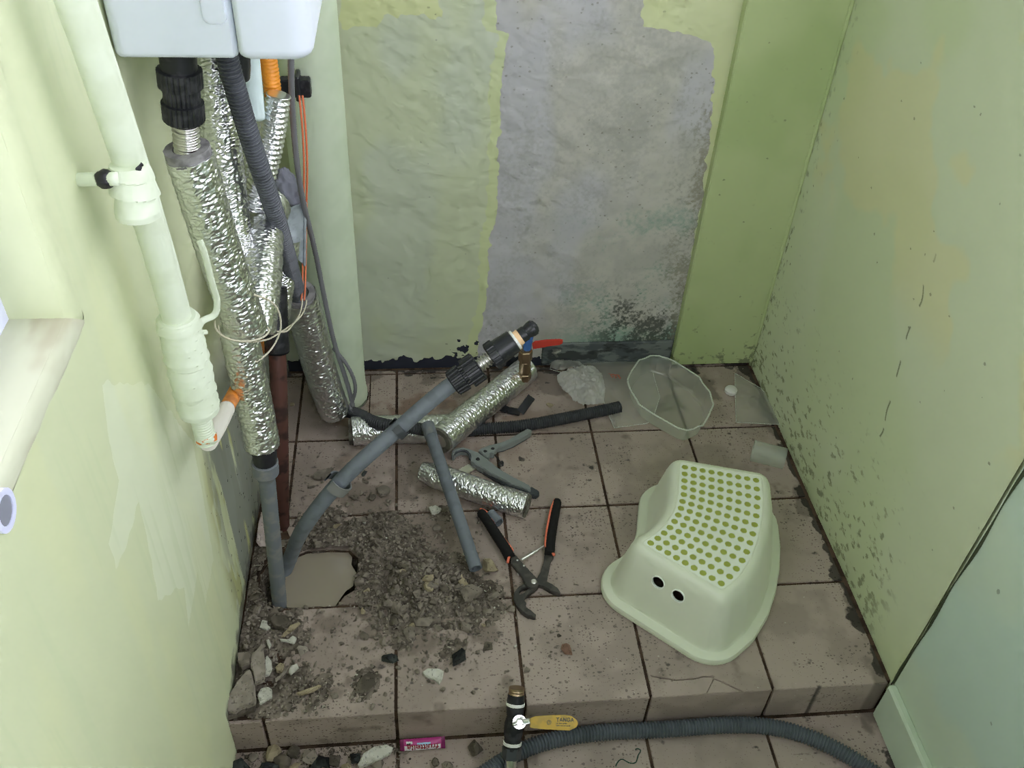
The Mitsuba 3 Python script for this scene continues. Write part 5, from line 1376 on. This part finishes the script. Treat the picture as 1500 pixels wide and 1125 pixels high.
wP = max(q[0] for q in P2)
decal('TANGA', (wP - 0.034, 0.0022), 0.0056, 'm_ink', M, 0.0012, True, None, fv + '__lever')
bars = []
for y_, spans in ((-0.0012, ((0, 4), (5, 9), (10, 17))), (-0.0042, ((0, 6), (7, 11), (12, 18), (19, 22)))):
    bars += [cbox((wP - 0.034 + a * 0.001, y_, 0.0012), (wP - 0.034 + b * 0.001, y_ + 0.0011, 0.0015), 0.0001) for a, b in spans]
bars = join(bars)
bars.apply_transform(M)
put('small_print', bars, 'm_ink', False, fv + '__lever')
emb = join([ring((0, 0, 0), (0, 0, 0.0003), 0.0036, 0.0028, 24), ring((0, 0, 0), (0, 0, 0.0003), 0.0019, 0.0012, 20)])
emb.apply_translation([wP - 0.0445, 0.0008, 0.0012])
emb.apply_transform(M)
put('emblem', emb, 'm_ink', False, fv + '__lever')
hs = thing('grey_hose', 'thick grey corrugated hose curving along the lower floor in front of the step', 'hose')
HR = 0.0132
HP = [(a, b, ZL + HR) for a, b, _ in [(0.3228, -0.076, -0.072), (0.3515, -0.0585, -0.072), (0.3988, -0.0351, -0.072), (0.4516, -0.0217, -0.072), (0.5246, -0.015, -0.072), (0.614, -0.0164, -0.072), (0.6934, -0.0159, -0.072), (0.7671, -0.0184, -0.072), (0.8265, -0.0308, -0.072), (0.8808, -0.0567, -0.072), (0.9209, -0.0869, -0.072), (0.9528, -0.1203, -0.072)]]
put('tube', sweep(HP, HR, 30, 0.0008, lambda s, t, x: -0.0009 + 0.0015 * np.clip(1.5 * np.sin(s * 2 * np.pi / 0.0054), -1, 0.8)), 'm_hose', True, hs)
th = thing('dark_thread', 'scrap of dark green thread lying on the lower floor under the hose', 'thread')
put('strand', sweep([(a, b, ZL + 0.0012) for a, b, _ in [(0.5412, -0.0665, -0.084), (0.5581, -0.0583, -0.084), (0.5645, -0.0625, -0.084), (0.5737, -0.0625, -0.084), (0.5815, -0.0494, -0.084), (0.5858, -0.0433, -0.084), (0.5813, -0.0398, -0.084), (0.5777, -0.0423, -0.084)]], 0.0008, 8, 0.002), 'm_thread', True, th)
# wrapper: pillow pack leaning against the riser
ww = thing('candy_wrapper', 'small pink and white candy wrapper at the foot of the step', 'wrapper')
c00, c10, c01 = [np.array(q) for q in [(0.2037, -0.0183, -0.083), (0.2747, -0.0175, -0.083), (0.202, -0.006, -0.0694)]]
ex_ = (c10 - c00) / np.linalg.norm(c10 - c00)
t_ = c01 - c00
t_ -= ex_ * (t_ @ ex_)
ey_ = t_ / np.linalg.norm(t_)
Wd, Ht = np.linalg.norm(c10 - c00), min(np.linalg.norm(t_), 0.026)
nz_ = np.cross(ex_, ey_)
M = np.eye(4)
M[:3, 0], M[:3, 1], M[:3, 2], M[:3, 3] = ex_, ey_, nz_, c00 + nz_ * 0.002


def pad(x0, x1, y0, y1, z, puff, mat, name, text=None):
    na, nb = 28, 14
    A, Bm = np.meshgrid(np.linspace(x0, x1, na), np.linspace(y0, y1, nb), indexing='ij')
    u, w = (A / Wd - 0.5) * 2, (Bm / Ht - 0.5) * 2
    hgt = puff * np.clip(1 - u ** 4, 0, 1) * np.clip(1 - w ** 2, 0, 1) ** 0.6 + z + 0.0006 * (meshkit.noise(np.stack([A * 300, Bm * 300, A * 0], -1)) - 0.5)
    v = np.stack([A, Bm, hgt], -1).reshape(-1, 3)
    v2 = v.copy()
    v2[:, 2] = np.minimum(v2[:, 2] - 0.0005, 0.0)
    i = (np.arange(na - 1)[:, None] * nb + np.arange(nb - 1)[None]).ravel()
    f = np.vstack([np.stack([i, i + nb, i + nb + 1], 1), np.stack([i, i + nb + 1, i + 1], 1)])
    m = trimesh.Trimesh(np.vstack([v, v2]), np.vstack([f, f[:, ::-1] + len(v)]), process=False)
    m.apply_transform(M)
    k = put(name, m, mat, 40, ww)
    return lab(k, text) if text else k


pad(0, Wd, 0, Ht, 0.0, 0.006, 'm_magenta', 'pouch')
pad(0.0, Wd * 0.085, 0, Ht, 0.0005, 0.006, 'm_magenta_dark', 'end_seal')
pad(Wd * 0.92, Wd, 0, Ht, 0.0005, 0.006, 'm_magenta_dark', 'end_seal')
pad(Wd * 0.10, Wd * 0.90, Ht * 0.06, Ht * 0.50, 0.0004, 0.006, 'm_wrap_white', 'print', 'white printed field')
pad(Wd * 0.38, Wd * 0.68, Ht * 0.50, Ht * 0.74, 0.0006, 0.006, 'm_wrap_blue', 'print', 'pale blue printed field')
pad(Wd * 0.14, Wd * 0.28, Ht * 0.66, Ht * 0.86, 0.0006, 0.006, 'm_wrap_white', 'print', 'white patch of a black and white print')
pad(Wd * 0.16, Wd * 0.24, Ht * 0.60, Ht * 0.72, 0.0008, 0.006, 'm_black', 'print', 'black patch of a black and white print')
txt = meshkit.text_mesh('fruittella', 0.0078, 0.0004, True)
txt.apply_scale([Wd * 0.70 / max(txt.extents[0], 1e-6), 1.0, 1.0])
txt.apply_transform(trimesh.transformations.rotation_matrix(math.pi, [0, 0, 1]))
txt.apply_translation([Wd * 0.86 - txt.bounds[1][0], Ht * 0.13 - txt.bounds[0][1], 0.0])
tv_ = np.array(txt.vertices)
u_, w_ = (tv_[:, 0] / Wd - 0.5) * 2, (tv_[:, 1] / Ht - 0.5) * 2
tv_[:, 2] += 0.006 * np.clip(1 - u_ ** 4, 0, 1) * np.clip(1 - w_ ** 2, 0, 1) ** 0.6 + 0.0009
txt = trimesh.Trimesh(tv_, txt.faces, process=False)
txt.apply_transform(M)
lab(put('lettering', txt, 'm_wrap_red', False, ww + '__print'), 'dark red upside-down lettering')

# ------------------------------------------------------------------ plastic tub, bags, cup, cap
RIM = sg.Polygon([(0.6885, 0.7103), (0.7013, 0.7371), (0.7272, 0.7761), (0.7416, 0.7817), (0.7569, 0.7913), (0.7752, 0.7899), (0.7943, 0.7797), (0.8057, 0.7712), (0.8301, 0.7401), (0.8499, 0.7137), (0.8523, 0.6923), (0.8608, 0.6653), (0.8582, 0.6356), (0.8578, 0.6247), (0.8395, 0.593), (0.8192, 0.5623), (0.8091, 0.5611), (0.7973, 0.553), (0.7819, 0.5502), (0.7642, 0.5579), (0.7544, 0.5687), (0.7223, 0.6016), (0.6985, 0.6314), (0.6964, 0.646), (0.6896, 0.676), (0.6881, 0.695)]).buffer(0.006).buffer(-0.012).buffer(0.006)


def sheet_loft(poly, levels, N=140):
    o = resample(poly, N, np.array([0.0, 1.0]))
    rings = []
    for off, z, round_ in levels:
        p = poly.buffer(off)
        if round_:
            p = p.buffer(-round_).buffer(round_)
        ex = p.exterior
        rings.append(np.c_[np.array([ex.interpolate(ex.project(sg.Point(q))).coords[0] for q in o]), np.full(N, z)])
    v = np.vstack(rings)
    f = []
    for k in range(len(rings) - 1):
        j = np.arange(N)
        q = (j + 1) % N
        f += [np.stack([k * N + j, k * N + q, (k + 1) * N + q], 1), np.stack([k * N + j, (k + 1) * N + q, (k + 1) * N + j], 1)]
    c = np.r_[rings[-1].mean(0)]
    v = np.vstack([v, c])
    j = np.arange(N)
    k = (len(rings) - 1) * N
    f.append(np.stack([k + j, k + (j + 1) % N, j * 0 + len(v) - 1], 1))
    return trimesh.Trimesh(v, np.vstack(f), process=False)


tub = thing('plastic_tub', 'empty translucent plastic food tub on the floor in the back corner', 'tub')
put('body', sheet_loft(RIM, [(-0.003, 0.0445, 0), (-0.0055, 0.040, 0), (-0.0065, 0.030, 0.006), (-0.0095, 0.010, 0.012), (-0.012, 0.005, 0.014), (-0.016, 0.003, 0.014)]), 'm_tub', True, tub)
rr = np.array(RIM.buffer(-0.0015).exterior.segmentize(0.003).coords)[:-1]
lab(put('rim', sweep(np.c_[rr, np.full(len(rr), 0.0445)], 0.0017, 10, 0.002, caps=False, smooth_pts=False), 'm_rim', True, tub), 'rolled rim')


def film_sheet(pts, z0, amp, freq, seed, step=0.003, lift=0.0):
    p = sg.Polygon(pts).buffer(0)
    x0, y0, x1, y1 = p.bounds
    xs, ys = np.arange(x0, x1 + step, step), np.arange(y0, y1 + step, step)
    A, Bm = np.meshgrid(xs, ys, indexing='ij')
    keep = shapely.contains_xy(p, A, Bm)
    nz = meshkit.fbm(np.stack([A * freq, Bm * freq, A * 0 + seed], -1), 4)
    cr = np.abs(meshkit.noise(np.stack([A * freq * 1.7 + 3 * nz, Bm * freq * 1.7, A * 0 + seed + 5], -1)) - 0.5)
    d = np.array([p.exterior.distance(sg.Point(a, b)) if k else 0.0 for a, b, k in zip(A.ravel(), Bm.ravel(), keep.ravel())]).reshape(A.shape)
    z = z0 + amp * nz + amp * 0.8 * cr + lift * np.clip(d / 0.03, 0, 1) ** 0.6
    v = np.stack([A, Bm, np.maximum(z, 0.0012)], -1).reshape(-1, 3)
    # edge vertices are pulled onto the outline so that the sheet has a clean edge
    ex = p.exterior
    nb_out = ~keep.ravel()
    near = nb_out & (np.array([ex.distance(sg.Point(q[0], q[1])) for q in v]) < step * 1.5)
    for k in np.nonzero(near)[0]:
        c = ex.interpolate(ex.project(sg.Point(v[k, 0], v[k, 1]))).coords[0]
        v[k, :2] = c
    good = keep.ravel() | near
    i = (np.arange(len(xs) - 1)[:, None] * len(ys) + np.arange(len(ys) - 1)[None]).ravel()
    f = np.vstack([np.stack([i, i + len(ys), i + len(ys) + 1], 1), np.stack([i, i + len(ys) + 1, i + 1], 1)])
    f = f[good[f].all(1)]
    m = trimesh.Trimesh(v, f, process=False)
    m.remove_unreferenced_vertices()
    return m


def hem(pts, key, z=0.0045):
    """The welded edge of a film."""
    r = np.array(sg.Polygon(pts).exterior.segmentize(0.006).coords)
    zz = z + 0.003 * (meshkit.fbm(np.c_[r * 60, r[:, :1] * 0], 3) - 0.3)
    put('hem', sweep(np.c_[r, np.maximum(zz, 0.0015)], 0.0006, 8, 0.003, smooth_pts=False), 'm_rim', True, key)


bg = thing('plastic_bag', 'crumpled milky plastic bag on the tiles at the left of the tub', 'plastic bag')
put('film', film_sheet([(0.5484, 0.7666), (0.5738, 0.7836), (0.6071, 0.7945), (0.6342, 0.7975), (0.6474, 0.7647), (0.6479, 0.7215), (0.6377, 0.6764), (0.6143, 0.6736), (0.5915, 0.6653), (0.5756, 0.6864), (0.5564, 0.7137), (0.5477, 0.7449)], 0.004, 0.014, 90, 2, 0.0018, 0.014), 'm_bag_milky', True, bg)
bc_ = thing('plastic_bag', 'flat clear plastic bag with a red print lying under the left end of the tub', 'plastic bag')
put('film', film_sheet([(0.5862, 0.8484), (0.6793, 0.8366), (0.7373, 0.8261), (0.7661, 0.7816), (0.7635, 0.6951), (0.7341, 0.6294), (0.7186, 0.6157), (0.6479, 0.6064), (0.642, 0.6516), (0.6367, 0.7427), (0.6173, 0.8036)], 0.002, 0.0028, 45, 8, 0.003, 0.004), 'm_bag_clear', True, bc_)
hem([(0.5862, 0.8484), (0.6793, 0.8366), (0.7373, 0.8261), (0.7661, 0.7816), (0.7635, 0.6951), (0.7341, 0.6294), (0.7186, 0.6157), (0.6479, 0.6064), (0.642, 0.6516), (0.6367, 0.7427), (0.6173, 0.8036)], bc_)
pm = []
for k in range(3):
    q = np.array((0.6662, 0.7609, 0.014)) + np.array((0.6738, 0.759, 0.014)) * 0
    d = np.array((0.6743, 0.759, 0.014)) - np.array((0.6662, 0.7609, 0.014))
    c = q + d * k
    pm.append(sweep([c + np.array(w) * 0.0048 for w in [(-0.7, 0.9, 0), (0.2, 1.1, 0), (0.6, 0.5, 0), (0.0, 0.1, 0), (0.5, -0.4, 0), (0.9, -1.0, 0), (0.2, -1.1, 0)]], 0.0009, 8, 0.001, flat=(1, 0.4)))
lab(put('print', join(pm), 'm_print_red', True, bc_), 'three red printed curls')
bd = thing('plastic_bag', 'folded clear plastic film at the back wall by the red valve handle', 'plastic bag')
put('film', film_sheet([(0.5375, 0.7974), (0.5429, 0.8198), (0.5613, 0.8483), (0.5846, 0.8411), (0.6007, 0.8218), (0.6199, 0.7903), (0.6067, 0.7908), (0.5849, 0.7957), (0.5612, 0.7864)], 0.006, 0.008, 60, 4, 0.0025, 0.004), 'm_bag_clear', True, bd)
hem([(0.5375, 0.7974), (0.5429, 0.8198), (0.5613, 0.8483), (0.5846, 0.8411), (0.6007, 0.8218), (0.6199, 0.7903), (0.6067, 0.7908), (0.5849, 0.7957), (0.5612, 0.7864)], bd)
be = thing('plastic_bag', 'clear plastic film spread in the corner right of the tub', 'plastic bag')
put('film', film_sheet([(0.9511, 0.7685), (0.9669, 0.7492), (0.9942, 0.7151), (1.0188, 0.6677), (1.0164, 0.6298), (1.0056, 0.6), (0.9491, 0.6058), (0.9091, 0.6109), (0.9295, 0.6891)], 0.002, 0.003, 50, 14, 0.003, 0.003), 'm_bag_clear', True, be)
hem([(0.9511, 0.7685), (0.9669, 0.7492), (0.9942, 0.7151), (1.0188, 0.6677), (1.0164, 0.6298), (1.0056, 0.6), (0.9491, 0.6058), (0.9091, 0.6109), (0.9295, 0.6891)], be)
cu = thing('plastic_cup', 'small clear open-ended plastic piece by the right wall behind the stool', 'cup')
k0, k1 = np.array((0.9123, 0.5106, 0.022)), np.array((0.9708, 0.4849, 0.022))
put('wall', sweep([k0, k1], 0.0215, 40, 0.01, caps=False), 'm_cup', True, cu)
lab(put('lip', sweep([k0 + 0.0218 * (np.array([0, 0, 1]) * math.cos(a) + np.cross([0, 0, 1], (k1 - k0) / np.linalg.norm(k1 - k0)) * math.sin(a)) for a in np.linspace(0, 2 * math.pi, 41)], 0.0009, 8, 0.003), 'm_cup', True, cu), 'thicker open lip')
ca = thing('white_disc', 'small round white plastic disc on the floor between the tub and the right wall', 'disc')
cpos = (0.9255, 0.7102, 0.008)
put('shell', turned((cpos[0], cpos[1], 0.0015), (cpos[0], cpos[1], 1), [(0, 0.0125), (0.001, 0.0135), (0.008, 0.0135), (0.012, 0.010), (0.013, 0.004)], 28), 'm_cap', 40, ca)

# little pipe sleeve in the left wall below the sill
ps = thing('wall_sleeve', 'round grey-white plastic sleeve set in the left wall just under the window sill', 'sleeve')
sc = np.array((-0.05, -0.2714, 0.7957))
put('collar', ring(sc - [0.01, 0, 0], sc + [0.0025, 0, 0], 0.0165, 0.0115, 36), 'm_pvc', 30, ps)
put('plug', turned(sc - [0.01, 0, 0], sc + [1, 0, 0], [(0, 0.0118), (0.0115, 0.0118)], 30), 'm_cloth', 30, ps)
